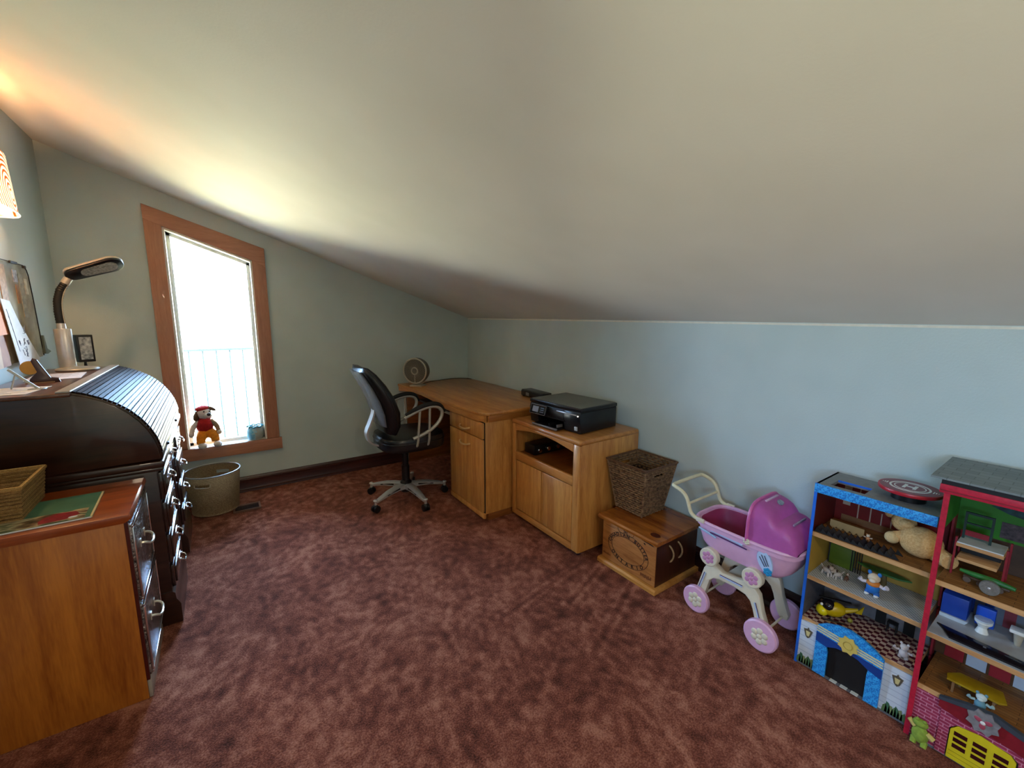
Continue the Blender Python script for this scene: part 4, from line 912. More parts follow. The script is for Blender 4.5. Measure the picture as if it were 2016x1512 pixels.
mb = MB(); mb.rings([basin_ring(z, a, c, d, e_) for z, a, c, d, e_ in lev]+[basin_ring(z, a+.012, c-.012, d+.012, e_-.012) for z, a, c, d, e_ in lev[::-1][:-1]]+[basin_ring(.345, .71, .99, 1.865, 2.02)]); build('basin', mb, M_pink, pm, ang=45)
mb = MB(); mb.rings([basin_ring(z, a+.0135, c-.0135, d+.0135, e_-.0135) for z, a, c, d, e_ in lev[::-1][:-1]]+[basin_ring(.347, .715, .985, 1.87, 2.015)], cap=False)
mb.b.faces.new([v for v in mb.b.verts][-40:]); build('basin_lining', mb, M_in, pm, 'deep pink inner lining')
build('basin_rim', MB().tube(basin_ring(.472, .594, 1.096, 1.800, 2.087, n=56), .0085, 8, closed=True), M_pink, pm)
build('rim_band', MB().rings([basin_ring(z, .597-o, 1.093+o, 1.803-o, 2.084+o, n=56) for z, o in ((.446, 0), (.448, .004), (.466, .005))], cap=False), M_pink, pm)
# hood: lofted from rim up, front arch facing +y
hr = []
n = 25
def arch_(y, w_, h, z0, q=.44): return [(1.9435-w_*math.copysign(abs(cos(t))**q, cos(t)), y, z0+h*abs(sin(t))**q) for t in [pi*k/(n-1) for k in range(n)]]
hr = [arch_(.800, .142, .160, .478), arch_(.785, .142, .163, .478), arch_(.765, .140, .160, .478), arch_(.745, .139, .154, .478), arch_(.722, .139, .142, .478), arch_(.708, .138, .126, .478), arch_(.694, .137, .108, .478), arch_(.66, .134, .104, .478), arch_(.63, .127, .090, .478), arch_(.612, .124, .062, .478), arch_(.602, .118, .034, .476), arch_(.596, .112, .010, .474)]
mb = MB(); rows = [[mb.b.verts.new(p) for p in r] for r in hr]
for i in range(len(rows)-1):
    for j in range(n-1): mb.b.faces.new((rows[i][j], rows[i][j+1], rows[i+1][j+1], rows[i+1][j]))
mb.b.faces.new(rows[-1]); bmesh.ops.solidify(mb.b, geom=mb.b.faces[:], thickness=.004)
hood = build('hood', mb, M_mag, pm, 'magenta hood', ang=40)
build('hood_arch', MB().tube(arch_(.803, .147, .169, .470), .0075, 8), plain('rose_edge', '#d467a8', .35), hood)
build('hood_stripe', MB().box(1.885, 2.0, .768, .778, .637, .644, .002), plain('pale_lilac', '#d9b7d8', .4), hood, 'pale stripe')
build('hood_stripe', MB().box(1.88, 2.0, .640, .648, .574, .583, .002), plain('lilac_grey', '#a088b0', .4), hood, 'lilac stripe')
mb = MB(); mb.M = Matrix.Translation((1.952, .738, .630)) @ Euler((radians(32), 0, 0)).to_matrix().to_4x4(); mb.prism([(.022*cos(t), .014*sin(t)) for t in [2*pi*k/16 for k in range(16)]], 'Z', .0, .003)
build('hood_sticker', mb, plain('blue_grey_sticker', '#a9b3c4', .4, 0, .5, 70, c2='#5a6a86'), hood, 'small oval blue-grey sticker')
def flower(x, y, z, R_, r_, th, name, mat, parent, lab=None):
    mb = MB()
    for k in range(6):
        a = 2*pi*k/6+pi/6; mb.ell((x, y+R_*cos(a), z+R_*sin(a)), (th, r_, r_), u=10, v=6)
    mb.ell((x-th*.4, y, z), (th, r_*.75, r_*.75), u=10, v=6); return build(name, mb, mat, parent, lab)
flower(1.795, .800, .470, .009, .0065, .005, 'hinge_flower', M_cream, pm, 'cream flower hinge')
# handle
def path_(x): return [(x, 1.04, .474), (x, 1.075, .476), (x, 1.105, .492), (x, 1.118, .530), (x, 1.135, .563), (x, 1.165, .583), (x, 1.215, .593)]
nearp, farp = path_(1.806), path_(2.08)
full = nearp+[(1.818, 1.228, .594), (2.068, 1.228, .594)]+farp[::-1]
build('handle', MB().tube(full, .0092, 10, smooth=2), plain('ivory_plastic', '#e4dab4', .4), pm, 'ivory push handle')
build('handle_bar', MB().tube([(1.806, 1.120, .530), (2.08, 1.120, .530)], .0065, 8), plain('ivory_plastic_bar', '#e4dab4', .4), pm)
for x in (1.800, 2.086): build('handle_clip', MB().box(x-.006, x+.006, 1.02, 1.065, .466, .486, .004), M_cream, pm)
# chassis on both sides
outline = [(1.060, .070), (1.030, .060), (1.010, .085), (.985, .185), (.965, .205), (.935, .214), (.860, .216), (.800, .208), (.775, .190), (.760, .160), (.735, .085), (.715, .058), (.685, .062), (.680, .085), (.715, .165), (.735, .235), (.770, .268), (.800, .272), (.850, .258), (.920, .254), (.960, .275), (1.0, .268), (1.020, .235), (1.045, .145), (1.062, .095)]
outline = [(y, z) for y, z in outline]
def chass(x0, x1): return MB().prism(outline, 'X', x0, x1, .004)
for s, (xa, xb_) in (('near', (1.830, 1.862)), ('far', (2.032, 2.064))):
    cf = build('side_frame', chass(xa, xb_), M_cream, pm, 'cream side frame')
    xo = xa-.001 if s == 'near' else xb_+.001
    for (ya, za, yb2, zb2) in ((1.040, .110, 1.008, .215), (.930, .236, .815, .238), (.752, .195, .715, .100)):
        d = Vector((0, yb2-ya, zb2-za)).normalized(); nn = Vector((0, -d.z, d.y))
        a_, c_ = Vector((xo, ya, za)), Vector((xo, yb2, zb2))
        build('blue_inlay', MB().tube([a_, c_], .0042, 6), plain('pale_blue_inlay', '#b9cbe8', .4), cf, 'pale blue inlay')
        build('purple_line', MB().tube([a_+nn*-.005+Vector((-.0015 if s == 'near' else .0015, 0, 0)), c_+nn*-.005+Vector((-.0015 if s == 'near' else .0015, 0, 0))], .0018, 6), plain('purple_line', '#4a2a6a', .4), cf)
    for (y, z) in ((.985, .312), (.765, .312)):
        xd = xa-.028 if s == 'near' else xb_+.006
        b_ = build('boss', MB().lathe([(0, xd+.038), (.034, xd+.038), (.042, xd+.030), (.043, xd+.004), (.039, xd), (0, xd)] if s == 'near' else [(0, xd-.03), (.042, xd-.02), (.043, xd+.01), (.039, xd+.014), (0, xd+.014)], (0, y, z), 32, axis='X', squash=1), M_cream, cf, 'round cream boss')
        flower(xd if s == 'near' else xd+.014, y, z, .0195, .0125, .003, 'boss_flower', M_dpink, b_, 'pink flower')
    for (y, r_) in ((1.040, .065), (.705, .069)):
        xw = xa-.026 if s == 'near' else xb_-.002
        wh = build('wheel', MB().lathe([(0, xw), (r_-.006, xw), (r_, xw+.005), (r_, xw+.021), (r_-.006, xw+.026), (0, xw+.026)], (0, y, r_+.0015), 40, axis='X'), M_pink, pm, 'pink wheel')
        flower(xw-.0 if s == 'near' else xw+.026, y, r_+.0015, .024, .0145, .005, 'wheel_flower', M_cream, wh, 'cream flower on the wheel')
for y, z in ((1.040, .0665), (.705, .0705)): build('axle', MB().cyl((1.835, y, z), (2.06, y, z), .005, seg=10), M_cream, pm)
build('cross_tray', MB().box(1.862, 2.032, .80, .93, .218, .232, .004), M_cream, pm)
# side print
mb = MB(); mb.tube([(1.8035, .985, .436), (1.8035, .80, .430)], .0028, 6); build('side_line', mb, plain('purple_stripe', '#4a2463', .4), pm)
build('blue_band', MB().tube([(1.8045, .985, .444), (1.804, .82, .441)], [.002, .006], 6), plain('powder_blue', '#b6c8ea', .4), pm, 'powder blue band')
build('blue_lettering_band', MB().tube([(1.806, 1.05, .437), (1.806, 1.0, .430), (1.806, .955, .420)], [.004, .006, .004], 6), plain('pale_blue_print', '#a9cdee', .4), pm, 'worn pale blue printed band')
mb = MB(); mb.M = Matrix.Translation((1.8075, .712, .408)) @ Matrix.Rotation(radians(-28), 4, 'X')
st_ = [(.030*cos(t)*(1+.2*sin(t)), .052*sin(t)) for t in [2*pi*k/24 for k in range(24)]]
mb.prism(st_, 'X', -.007, .003); sk = build('sticker', mb, plain('sticker_blue', '#bcd3f2', .35), pm, 'oval pale blue sticker')
mb = MB(); mb.M = Matrix.Translation((1.8035, .712, .408)) @ Matrix.Rotation(radians(-28), 4, 'X')
for k in (-1, 0, 1): mb.tube([(-.0045, .012*k+.002, .036-.006*abs(k)), (-.0045, .009*k-.002, -.014)], .0016, 5)
build('sticker_line', mb, plain('dark_line', '#2c2a44', .4), sk, kind='stuff')
flower(1.799, .696, .375, .011, .0075, .002, 'sticker_flower', plain('blue_flower', '#1f8fc4', .35), sk, 'small blue flower')

# keep the pram clear of the toy house: its body is a little shorter than first drawn
def squash(o):
    for c in [q for q in COL.objects if q.parent == o]:
        k = Matrix.Translation((0, 1.09-.88, 0)) @ Matrix.Diagonal((.93, .895, 1, 1)) @ Matrix.Translation((0, -(1.09-.88), 0))
        k = Matrix.Translation((-.14, 0, 0)) @ k @ Matrix.Translation((.14, 0, 0)) if False else k
        if c.name.split('.')[0] in ('wheel', 'boss', 'boss_flower', 'wheel_flower', 'axle', 'hinge_flower', 'sticker_flower'):
            vy = [v.co for v in c.data.vertices]; lo = Vector([min(v[i] for v in vy) for i in range(3)]); hi = Vector([max(v[i] for v in vy) for i in range(3)]); m_ = (lo+hi)/2
            c.data.transform(Matrix.Translation(k @ m_-m_+Vector((-.010, 0, 0))))
        else: c.data.transform(Matrix.Translation((-.010, 0, 0)) @ k)
        squash(c)
squash(pm)
# ============================================================ toy houses
M_ply = wood('plywood', '#a87848', '#cf9f68', 'Y', .6, 1, 0, .4)
M_blue = plain('sky_blue_paint', '#1f6ee0', .4, 0, .05); M_red = plain('bright_red_paint', '#c4213c', .4, 0, .15, 90)
M_plank = brick('wood_floor_print', '#7a4e22', '#94642f', '#4a2c12', 1, .10, .014, .0007, 'YX')
def herring(name, c1, c2):
    m, nt, b = base(name, .5); w1 = N(nt, 'ShaderNodeTexWave', bands_direction='DIAGONAL'); w1.inputs['Scale'].default_value = 22; w1.inputs['Distortion'].default_value = 7; w1.inputs['Detail'].default_value = 1; w1.inputs['Detail Scale'].default_value = 9
    nt.links.new(coords(nt), w1.inputs['Vector']); nt.links.new(ramp(nt, w1.outputs['Fac'], [(.3, c1), (.6, c2)]), b.inputs['Base Color']); return m
M_bluew = herring('blue_brick_print', '#1273c8', '#35a6ea')
fh = thing('blue_toy_house', 'tall open toy house with blue trim and a round landing pad on its roof', 'toy house', (2.0, .46, 0))
y0, y1, xf, xb = .283, .634, 1.882, 2.095
build('side_panel', MB().box(xf, xb, y1-.008, y1, .012, .780), plain('maroon_inner_wall', '#5e1512', .5, 0, .1, 40), fh)
build('side_panel_facing', MB().box(xf+.003, xb-.008, y1-.0095, y1-.008, .398, .56), brick('mustard_wall', '#a8842e', '#b08c34', '#a8842e', 1, .1, .1, 0), fh, 'mustard wall on the second floor')
build('side_panel_facing', MB().box(xf+.003, xb-.008, y1-.0095, y1-.008, .216, .380), plain('grey_wall', '#5c5a60', .6, 0, .15, 30), fh, 'grey wall on the lower floor')
build('edge_strip', MB().box(xf-.004, xf, y1-.009, y1+.001, .0, .782), M_blue, fh, 'blue front edge')
for z, mt in ((.197, checker('maroon_cream_check', '#4e0f1e', '#b9a08e', .0165)), (.380, checker('grey_grid_print', '#c4c8c8', '#83857f', .0065)), (.565, M_plank)):
    sf = build('shelf', MB().box(xf, xb, y0, y1-.009, z, z+.017), M_ply, fh)
    build('floor_print', MB().box(xf+.0, xb-.009, y0+.001, y1-.010, z+.017, z+.0182), mt, sf, {.197: 'maroon and cream chequered floor', .380: 'grey grid-printed floor', .565: 'brown board-printed floor'}[z])
for z0, z1, mt, lab in ((.58, .745, plain('maroon_wall', '#7a1512', .5, 0, .1, 30), 'maroon back wall'), (.398, .565, plain('yellow_wall', '#b08c3c', .5, 0, .1, 30), 'mustard back wall'), (.216, .380, plain('grey_stone_wall', '#77757a', .6, 0, .2, 30), 'grey back wall')):
    build('back_panel', MB().box(xb-.007, xb, y0, y1-.009, z0, z1), mt, fh, lab)
M_rprint = plain('pale_print', '#b9a08c', .6)
for (a, c, z0, z1) in ((.575, .600, .655, .735), (.545, .549, .60, .735), (.505, .509, .60, .735), (.44, .4435, .60, .70), (.47, .4735, .585, .66)): build('printed_post', MB().box(xb-.0082, xb-.007, a, c, z0, z1), M_rprint if z1-z0 > .09 else M_rprint, fh)
build('printed_railing', MB().box(xb-.0085, xb-.007, .30, .60, .585, .612), plain('tan_dado', '#8a5c36', .6), fh, 'tan dado strip')
for a in (.43, .345): build('printed_doorway', MB().box(xb-.0088, xb-.007, a-.016, a+.016, .214, .30), M_blackm, fh, 'dark doorway print')
build('bottom_board', MB().box(xf, xb, y0, y1, .0, .012), plain('grey_base', '#6a6d70', .5), fh)
roof_m = plain('grey_roof', '#7e8080', .6, 0, .1, 60)
mb = MB(); mb.box(xf, xb, y0, .488, .768, .780); mb.box(xf, 1.908, .488, y1, .768, .780); mb.box(1.988, xb, .488, y1, .768, .780); mb.box(1.908, 1.988, .595, y1, .768, .780)
build('roof', mb, roof_m, fh)
build('hatch_edge', MB().box(1.986, 1.989, .488, .595, .774, .7812), M_blue, fh, 'blue hatch edge')
build('top_trim', MB().box(xf-.006, xf, y0+.002, y1+.001, .746, .781, .001), M_bluew, fh, 'bright blue woven-print trim')
# facade
xg = xf-.004
def fac(name, pts, x0, x1, mat, lab=None): return build(name, MB().prism(pts, 'X', x0, x1), mat, fh, lab)
M_wplank = brick('white_plank_print', '#ccd4dc', '#c2ccd6', '#a3adbd', 1, .5, .022, .0012, 'YZ')
fac('white_wall', [(y1-.009, .012), (.558, .012), (.558, .205), (y1-.009, .197)], xg, xf, M_wplank, 'white plank-printed wall'); fac('white_wall', [(.362, .012), (y0, .012), (y0, .197), (.362, .197)], xg, xf, M_wplank, 'white plank-printed wall')
for a, c in ((.560, .624), (.285, .345)):
    for k in range(7):
        y = a+(c-a)*(k+.5)/7; build('printed_grass', MB().prism([(y-.008, .012), (y+.008, .012), (y+.005, .035+.010*(k % 3)), (y-.003, .045+.006*(k % 2)), (y-.007, .03)], 'X', xg-.0008, xg), plain('green_print', ['#5a7a4a', '#7a8a5a', '#3c6a4a'][k % 3], .7), fh)
arch2 = [(.566, .012), (.566, .215), (.540, .236), (.500, .252), (.463, .256), (.425, .247), (.385, .226), (.358, .205), (.358, .012), (.400, .012), (.400, .118), (.398, .140), (.430, .158), (.463, .164), (.500, .158), (.530, .142), (.524, .118), (.524, .012)]
fac('garage_arch', arch2, xg-.010, xg, M_bluew, 'bright blue arched garage front')
for dz in (-.006, .010, .026):
    build('stripe', MB().prism([(.566, .196+dz*.6), (.358, .176+dz*.6), (.358, .1815+dz*.6), (.566, .2015+dz*.6)], 'X', xg-.0112, xg-.010), plain('cream_stripe', '#ddd4a0', .5), fh, 'cream stripe')
build('dark_blue_band', MB().prism([(.566, .150), (.566, .188), (.358, .166), (.358, .128), (.398, .140), (.430, .158), (.463, .164), (.500, .158), (.530, .142)], 'X', xg-.0108, xg-.010), plain('royal_blue', '#0d3d8c', .5), fh, 'dark blue band')
cy, cz_ = .463, .196
build('badge', MB().prism([(cy+(.034 if k % 2 else .026)*cos(2*pi*k/16), cz_+(.036 if k % 2 else .028)*sin(2*pi*k/16)) for k in range(16)], 'X', xg-.016, xg-.0112), plain('pale_yellow_badge', '#d9bf62', .5), fh, 'pale yellow eight-pointed badge')
build('badge_ring', MB().tube([(xg-.0165, cy+.014*cos(t), cz_+.015*sin(t)) for t in [2*pi*k/20 for k in range(20)]], .0014, 5, closed=True), plain('badge_line', '#b39a3c', .5), fh)
build('garage_opening', MB().box(xf+.0, xf+.002, .400, .524, .013, .16), M_blackm, fh, 'dark garage opening')
for k in range(3): build('road_dash', MB().box(xg-.012, xf-.001, .438+.034*k-.022, .438+.034*k, .0122, .0152), plain('dash_white', '#c9c9c0', .5), fh)
for y in (.597, .318):
    zl = .150; build('lantern', MB().prism([(y-.016, zl+.016), (y-.004, zl+.020), (y, zl+.028), (y+.004, zl+.020), (y+.016, zl+.016), (y+.008, zl-.012), (y, zl-.020), (y-.008, zl-.012)], 'X', xg-.0012, xg), plain('lantern_outline', '#5c5444', .5), fh)
    build('lantern_glass', MB().prism([(y-.008, zl+.011), (y+.008, zl+.011), (y+.004, zl-.010), (y-.004, zl-.010)], 'X', xg-.0016, xg-.0012), plain('lantern_glass', '#d9c98a', .4), fh)
# landing pad
lpz = .781
hp = thing('landing_pad', 'round red toy landing pad with white H on the blue house roof', 'toy', (1.990, .385, lpz))
C = Vector((1.985, .385, 0))
build('drum', MB().lathe([(0, lpz), (.048, lpz), (.048, .812), (0, .812)], C, 36), M_black, hp, 'black drum')
build('disc', MB().lathe([(0, .812), (.086, .812), (.087, .815), (.087, .822), (.086, .824), (0, .824)], C, 48), plain('red_disc', '#b3202f', .35), hp, 'red disc')
build('disc_face', MB().lathe([(0, .8238), (.082, .8238), (.082, .8246), (0, .8246)], C, 48), plain('maroon_print', '#7a2a36', .35), hp, 'dark red printed top')
for ra, rb in ((.050, .056), (.040, .043)): build('printed_ring', MB().lathe([(ra, .8244), (rb, .8244), (rb, .8252), (ra, .8252), (ra, .8244)], C, 48), M_white, hp)
mb = MB(); add_mesh(mb, text_mesh('H', .058), Matrix.Translation(C+Vector((0, 0, .8250))) @ Matrix.Rotation(radians(-90), 4, 'Z')); build('letter', mb, M_white, hp, 'white letter H')
for s in (-1, 1):
    for k in range(3): build('bar_mark', MB().box(C.x-.010+.004*k, C.x+.010-.004*k, C.y+s*(.0625+.006*k)-.0015, C.y+s*(.0625+.006*k)+.0015, .8244, .8252), M_white, hp)
# things inside blue house
z1f = .5835
ss = thing('toy_staircase', 'black zigzag toy staircase lying along the top floor of the blue house', 'toy', (1.91, .50, z1f))
mb = MB(); z = z1f; pts = []
for k in range(13): pts += [(.620-.0195*k, z+.004), (.620-.0195*k-.004, z+.020)]
pts = [(.622, z)]+pts+[(.365, z)]
build('stringer', MB().prism(pts, 'X', 1.888, 1.892), M_blackm, ss); build('stringer', MB().prism(pts, 'X', 1.934, 1.938), M_blackm, ss)
for k in range(12):
    y = .620-.0195*k; build('tread', MB().prism([(y-.003, z+.015), (y-.0175, z+.003), (y-.0190, z+.005), (y-.0045, z+.018)], 'X', 1.892, 1.934), plain('charcoal_tread', '#2b2830', .4), ss)
ar = thing('toy_awning', 'beige zigzag-edged toy awning piece behind the black staircase', 'toy', (1.99, .54, z1f))
pts = [(.600, z1f+.012), (.600, z1f+.036), (.490, z1f+.036), (.490, z1f+.012)]
for k in range(5): pts += [(.490+.022*k+.011, z1f), (.490+.022*(k+1), z1f+.012)]
pts = pts[:-1]
build('panel', MB().prism(pts, 'X', 1.972, 1.976), plain('beige_toy', '#a88e62', .6), ar)
build('foot', MB().box(1.976, 2.01, .50, .59, z1f, z1f+.004), plain('beige_toy_foot', '#9a8058', .6), ar)
def critter(name, lab, cat, x, y, z, s, cols, group=None, pose='stand', rz=0):
    t = thing(name, lab, cat, (x, y, z), rz, group, world=False)
    M1 = plain(name+'_body', cols[0], .6); M2 = plain(name+'_face', cols[1], .6)
    if pose == 'dog':
        build('body', MB().ell((0, 0, .020*s), (.010*s, .020*s, .011*s)).tube([(-.006*s, -.013*s, .016*s), (-.007*s, -.015*s, 0)], .004*s, 6).tube([(.006*s, -.013*s, .016*s), (.007*s, -.015*s, 0)], .004*s, 6).tube([(-.006*s, .013*s, .016*s), (-.007*s, .015*s, 0)], .004*s, 6).tube([(.006*s, .013*s, .016*s), (.007*s, .015*s, 0)], .004*s, 6), M1, t)
        h = build('head', MB().ell((0, .018*s, .038*s), (.009*s, .010*s, .009*s)).ell((0, .029*s, .035*s), (.005*s, .007*s, .005*s)), M2, t)
        for q in (-1, 1): build('ear', MB().ell((q*.008*s, .014*s, .042*s), (.003*s, .005*s, .007*s), u=8, v=6), plain(name+'_ear', cols[2], .6), h)
        build('tail', MB().tube([(0, -.018*s, .022*s), (0, -.030*s, .032*s)], .002*s, 6), M1, t)
    else:
        build('body', MB().ell((0, 0, .022*s), (.013*s, .014*s, .017*s)), M1, t)
        build('leg', MB().tube([(0, -.007*s, .012*s), (-.001*s, -.010*s, .002*s)], [.007*s, .006*s], 8), plain(name+'_leg', cols[2], .6), t)
        build('leg', MB().tube([(0, .007*s, .012*s), (-.001*s, .010*s, .002*s)], [.007*s, .006*s], 8), plain(name+'_leg', cols[2], .6), t)
        h = build('head', MB().ell((0, 0, .048*s), (.012*s, .013*s, .012*s)).ell((-.010*s, 0, .045*s), (.006*s, .008*s, .006*s)), M2, t)
        for q in (-1, 1):
            build('ear', MB().ell((0, q*.010*s, .060*s), (.003*s, .0045*s, .0055*s), u=8, v=6), M1, h)
            build('arm', MB().tube([(0, q*.012*s, .032*s), (-.002*s, q*.022*s, .030*s), (-.004*s, q*.028*s, .036*s)], [.0045*s, .004*s, .006*s], 8), plain(name+'_arm', cols[3] if len(cols) > 3 else cols[1], .6), t)
    return t
critter('toy_figurine', 'tiny white and orange figurine on the brown board floor of the blue house', 'toy', 1.965, .475, z1f, .45, ('#c98a5a', '#d8c8b4', '#b09070'))
tdb = thing('teddy_bear', 'beige plush animal slumped between the blue house and the red house top floors', 'soft toy', (2.0, .33, z1f))
M_bear = plain('beige_fur', '#dcb47a', .95, 0, .15, 160, .003, c2='#c0935a')
build('body', MB().ell((1.985, .335, z1f+.054), (.052, .060, .0535), u=24, v=16), M_bear, tdb)
hb = build('head', MB().ell((2.015, .392, z1f+.096), (.034, .036, .034), u=20, v=12).ell((1.985, .378, z1f+.104), (.018, .022, .016)), M_bear, tdb)
build('ear', MB().ell((2.02, .430, z1f+.122), (.010, .019, .026), (.5, 0, 0)), M_bear, hb); build('ear', MB().ell((2.0, .372, z1f+.128), (.009, .018, .012)), M_bear, hb)
build('paw', MB().ell((1.965, .408, z1f+.046), (.020, .022, .021)), plain('pale_fur', '#d6b884', .95, 0, .1, 160, .002), tdb); build('arm', MB().tube([(1.985, .37, z1f+.06), (1.97, .405, z1f+.05)], [.022, .018], 10), M_bear, tdb)
build('leg', MB().tube([(1.99, .31, z1f+.035), (1.965, .265, z1f+.030), (1.95, .252, z1f+.029)], [.030, .026, .024], 12, smooth=1), M_bear, tdb)
z2f = .3985
gp = thing('green_toy_panel', 'olive green toy garden panel with dark spikes in the blue house', 'toy', (2.05, .575, z2f))
build('panel', MB().box(2.050, 2.056, .528, .612, z2f, z2f+.088, .001), plain('olive_green', '#566a14', .5), gp)
mb = MB()
for k in range(5): build('spike', MB().prism([(.502+.008*k, z2f), (.505+.008*k, z2f), (.505+.008*k, z2f+.085), (.5035+.008*k, z2f+.095), (.502+.008*k, z2f+.085)], 'X', 2.046, 2.049), M_blackm, gp)
build('post', MB().box(2.058, 2.064, .598, .618, z2f, z2f+.140), plain('dark_post', '#2e2c30', .6), gp)
lf = thing('green_leaf_board', 'long green leaf-shaped toy board raised on a stub behind the figurine in blue trousers', 'toy', (2.045, .43, z2f))
build('board', MB().prism([(2.045, .515), (2.063, .49), (2.068, .43), (2.060, .38), (2.045, .350), (2.025, .385), (2.020, .44), (2.030, .49)], 'Z', z2f+.048, z2f+.054, .001), plain('leaf_green', '#3f7a2e', .5, 0, .3, 50, c2='#2a5a2a'), lf)
build('stub', MB().cyl((2.044, .43, z2f), (2.044, .43, z2f+.048), .012, .008), plain('stub_brown', '#5a5030', .6), lf)
critter('toy_dog', 'spotted white toy dog standing nearest the blue post on the grid floor', 'toy', 1.940, .580, z2f, 1.0, ('#b8aca4', '#a89888', '#3a241a'), 'toy animals on the grid floor', 'dog', radians(150))
critter('toy_dog', 'smaller spotted white toy dog just right of the other toy dog', 'toy', 1.945, .545, z2f, .85, ('#b4aaa2', '#b0a498', '#3a241a'), 'toy animals on the grid floor', 'dog', radians(60))
critter('toy_puppy', 'tiny brown and white lying toy puppy beside the two toy dogs', 'toy', 1.960, .520, z2f, .55, ('#6a4434', '#c8b0a0', '#4a2c1c'), 'toy animals on the grid floor', 'dog', radians(-90))
critter('trouser_figurine', 'round toy figurine in bright blue trousers with white hands on the grid floor', 'toy', 1.930, .432, z2f, 1.45, ('#1b6fc0', '#d8c4a8', '#1b62b4', '#dcd8e4'))
tf = [o for o in COL.objects if o.name == 'trouser_figurine'][0]
build('chest', MB().ell((-.001, 0, .048), (.019, .021, .013)), plain('orange_fur', '#cc7a2a', .6), tf, 'orange-brown chest', world=False)
for q in (-1, 1): build('shoe', MB().ell((-.006, q*.014, .0045), (.012, .008, .0045), u=10, v=6), M_white, tf, 'white shoe', world=False)
build('muzzle', MB().ell((-.019, 0, .064), (.006, .010, .007), u=10, v=6), plain('cream_muzzle', '#e4d8c4', .6), tf, 'cream muzzle', world=False)
z3f = .2155
th_ = thing('toy_helicopter', 'yellow and black rounded toy helicopter on the chequered floor of the blue house', 'toy', (1.955, .548, z3f), radians(-62), world=False)
M_ty = plain('yellow_toy', '#c4a408', .3, 0, .05)
build('cabin', MB().ell((0, 0, .044), (.042, .028, .030), (0, -.15, 0), 20, 12), M_ty, th_)
build('nose_bowl', MB().ell((-.034, 0, .030), (.022, .026, .022), (0, .5, 0)), plain('bright_yellow', '#ead80e', .3), th_, 'bright yellow nose')
build('windscreen', MB().ell((-.016, 0, .056), (.024, .0275, .024)), M_prg, th_, 'black windscreen')
build('eye_light', MB().ell((-.040, -.008, .058), .006, u=10, v=6), M_white, th_)
build('tail_boom', MB().tube([(.03, 0, .046), (.062, 0, .058), (.078, 0, .066)], [.012, .008, .005], 8), M_ty, th_)
build('tail_ball', MB().ell((.052, -.022, .026), .009, u=10, v=6), plain('olive_ball', '#8f8a2c', .4), th_)
build('rotor', MB().box(-.05, .055, -.006, .006, .084, .087, .001).cyl((0, 0, .07), (0, 0, .085), .003, seg=8), M_blackm, th_, 'black rotor')
for q in (-1, 1): build('skid', MB().tube([(-.034, q*.020, .003), (.036, q*.020, .003)], .003, 6).tube([(-.01, q*.020, .003), (-.01, q*.014, .024)], .002, 5), M_black, th_)
build('fin', MB().prism([(.070, .05), (.095, .085), (.090, .05)], 'Y', -.003, .003), M_ty, th_, world=False)
critter('white_dog_figurine', 'small white upright dog figurine on the chequered floor', 'toy', 1.925, .322, z3f, .95, ('#d4c8c4', '#d8cac4', '#c4b8b4', '#cabcb8'))
sf_ = thing('toy_stool', 'tiny black open-frame toy stool against the back wall of the chequered floor', 'toy', (2.06, .385, z3f))
build('seat', MB().box(2.045, 2.072, .372, .402, z3f+.038, z3f+.041), M_blackm, sf_)
for x in (2.047, 2.070):
    for y in (.374, .400): build('leg', MB().box(x-.0015, x+.0015, y-.0015, y+.0015, z3f, z3f+.038), M_blackm, sf_)

# ------------------------------------------------------------ red house
rh = thing('red_toy_house', 'open toy house with red trim and an overhanging grey roof, at the right edge', 'toy house', (2.0, .1, 0))
y0, y1, xf, xb = -.10, .277, 1.852, 2.095
M_grn = plain('green_wall', '#2f7a14', .5, 0, .1, 20); M_redp = plain('red_wall', '#8a1524', .5, 0, .15)
build('front_post', MB().box(xf-.006, xf+.001, y1-.013, y1+.001, .0, .892), M_red, rh, 'bright red front edge')
build('side_panel', MB().box(xf+.001, xb, y1-.006, y1, .745, .89), M_grn, rh, 'green side wall')
for z0, z1 in ((.0, .20), (.205, .385), (.40, .570)): build('side_panel', MB().box(xf+.001, xf+.035, y1-.006, y1, z0, z1), M_redp, rh, 'red side post'); build('side_panel', MB().box(2.05, xb, y1-.006, y1, z0, z1), M_redp, rh, 'red side post')
build('side_panel', MB().box(xf+.001, xf+.012, y1-.006, y1, .585, .745), M_redp, rh, 'red side post'); build('side_panel', MB().box(2.045, xb, y1-.006, y1, .585, .745), M_redp, rh, 'red side post')
for z, mt, lab in ((.188, M_plank, 'brown board-printed floor'), (.381, plain('white_tile_floor', '#aab0b4', .3, 0, .1, 20), 'pale grey floor'), (.567, M_plank, 'brown board-printed floor')):
    sf = build('shelf', MB().box(xf, xb, y0, y1-.013, z, z+.017), M_ply, rh)
    build('floor_print', MB().box(xf, xb-.009, y0, y1-.014, z+.017, z+.0182), mt, sf, lab)
build('back_panel', MB().box(xb-.007, xb, y0, y1-.006, .690, .885), M_grn, rh, 'green back wall')
build('back_panel', MB().box(xb-.007, xb, y0, y1-.006, .585, .690), plain('brown_back', '#4a3424', .6, 0, .2, 30), rh, 'dark brown back wall')
build('back_panel', MB().box(xb-.007, xb, y0, y1-.006, .399, .567), plain('grey_tile_back', '#6e7482', .5, 0, .1, 20), rh, 'grey back wall')
build('back_panel', MB().box(xb-.007, xb, y0, y1-.006, .206, .381), plain('brown_boards_back', '#5e3a1c', .6, 0, .2, 30), rh, 'brown back wall')
build('back_panel', MB().box(xb-.007, xb, y0, y1-.006, .0, .188), M_redp, rh)
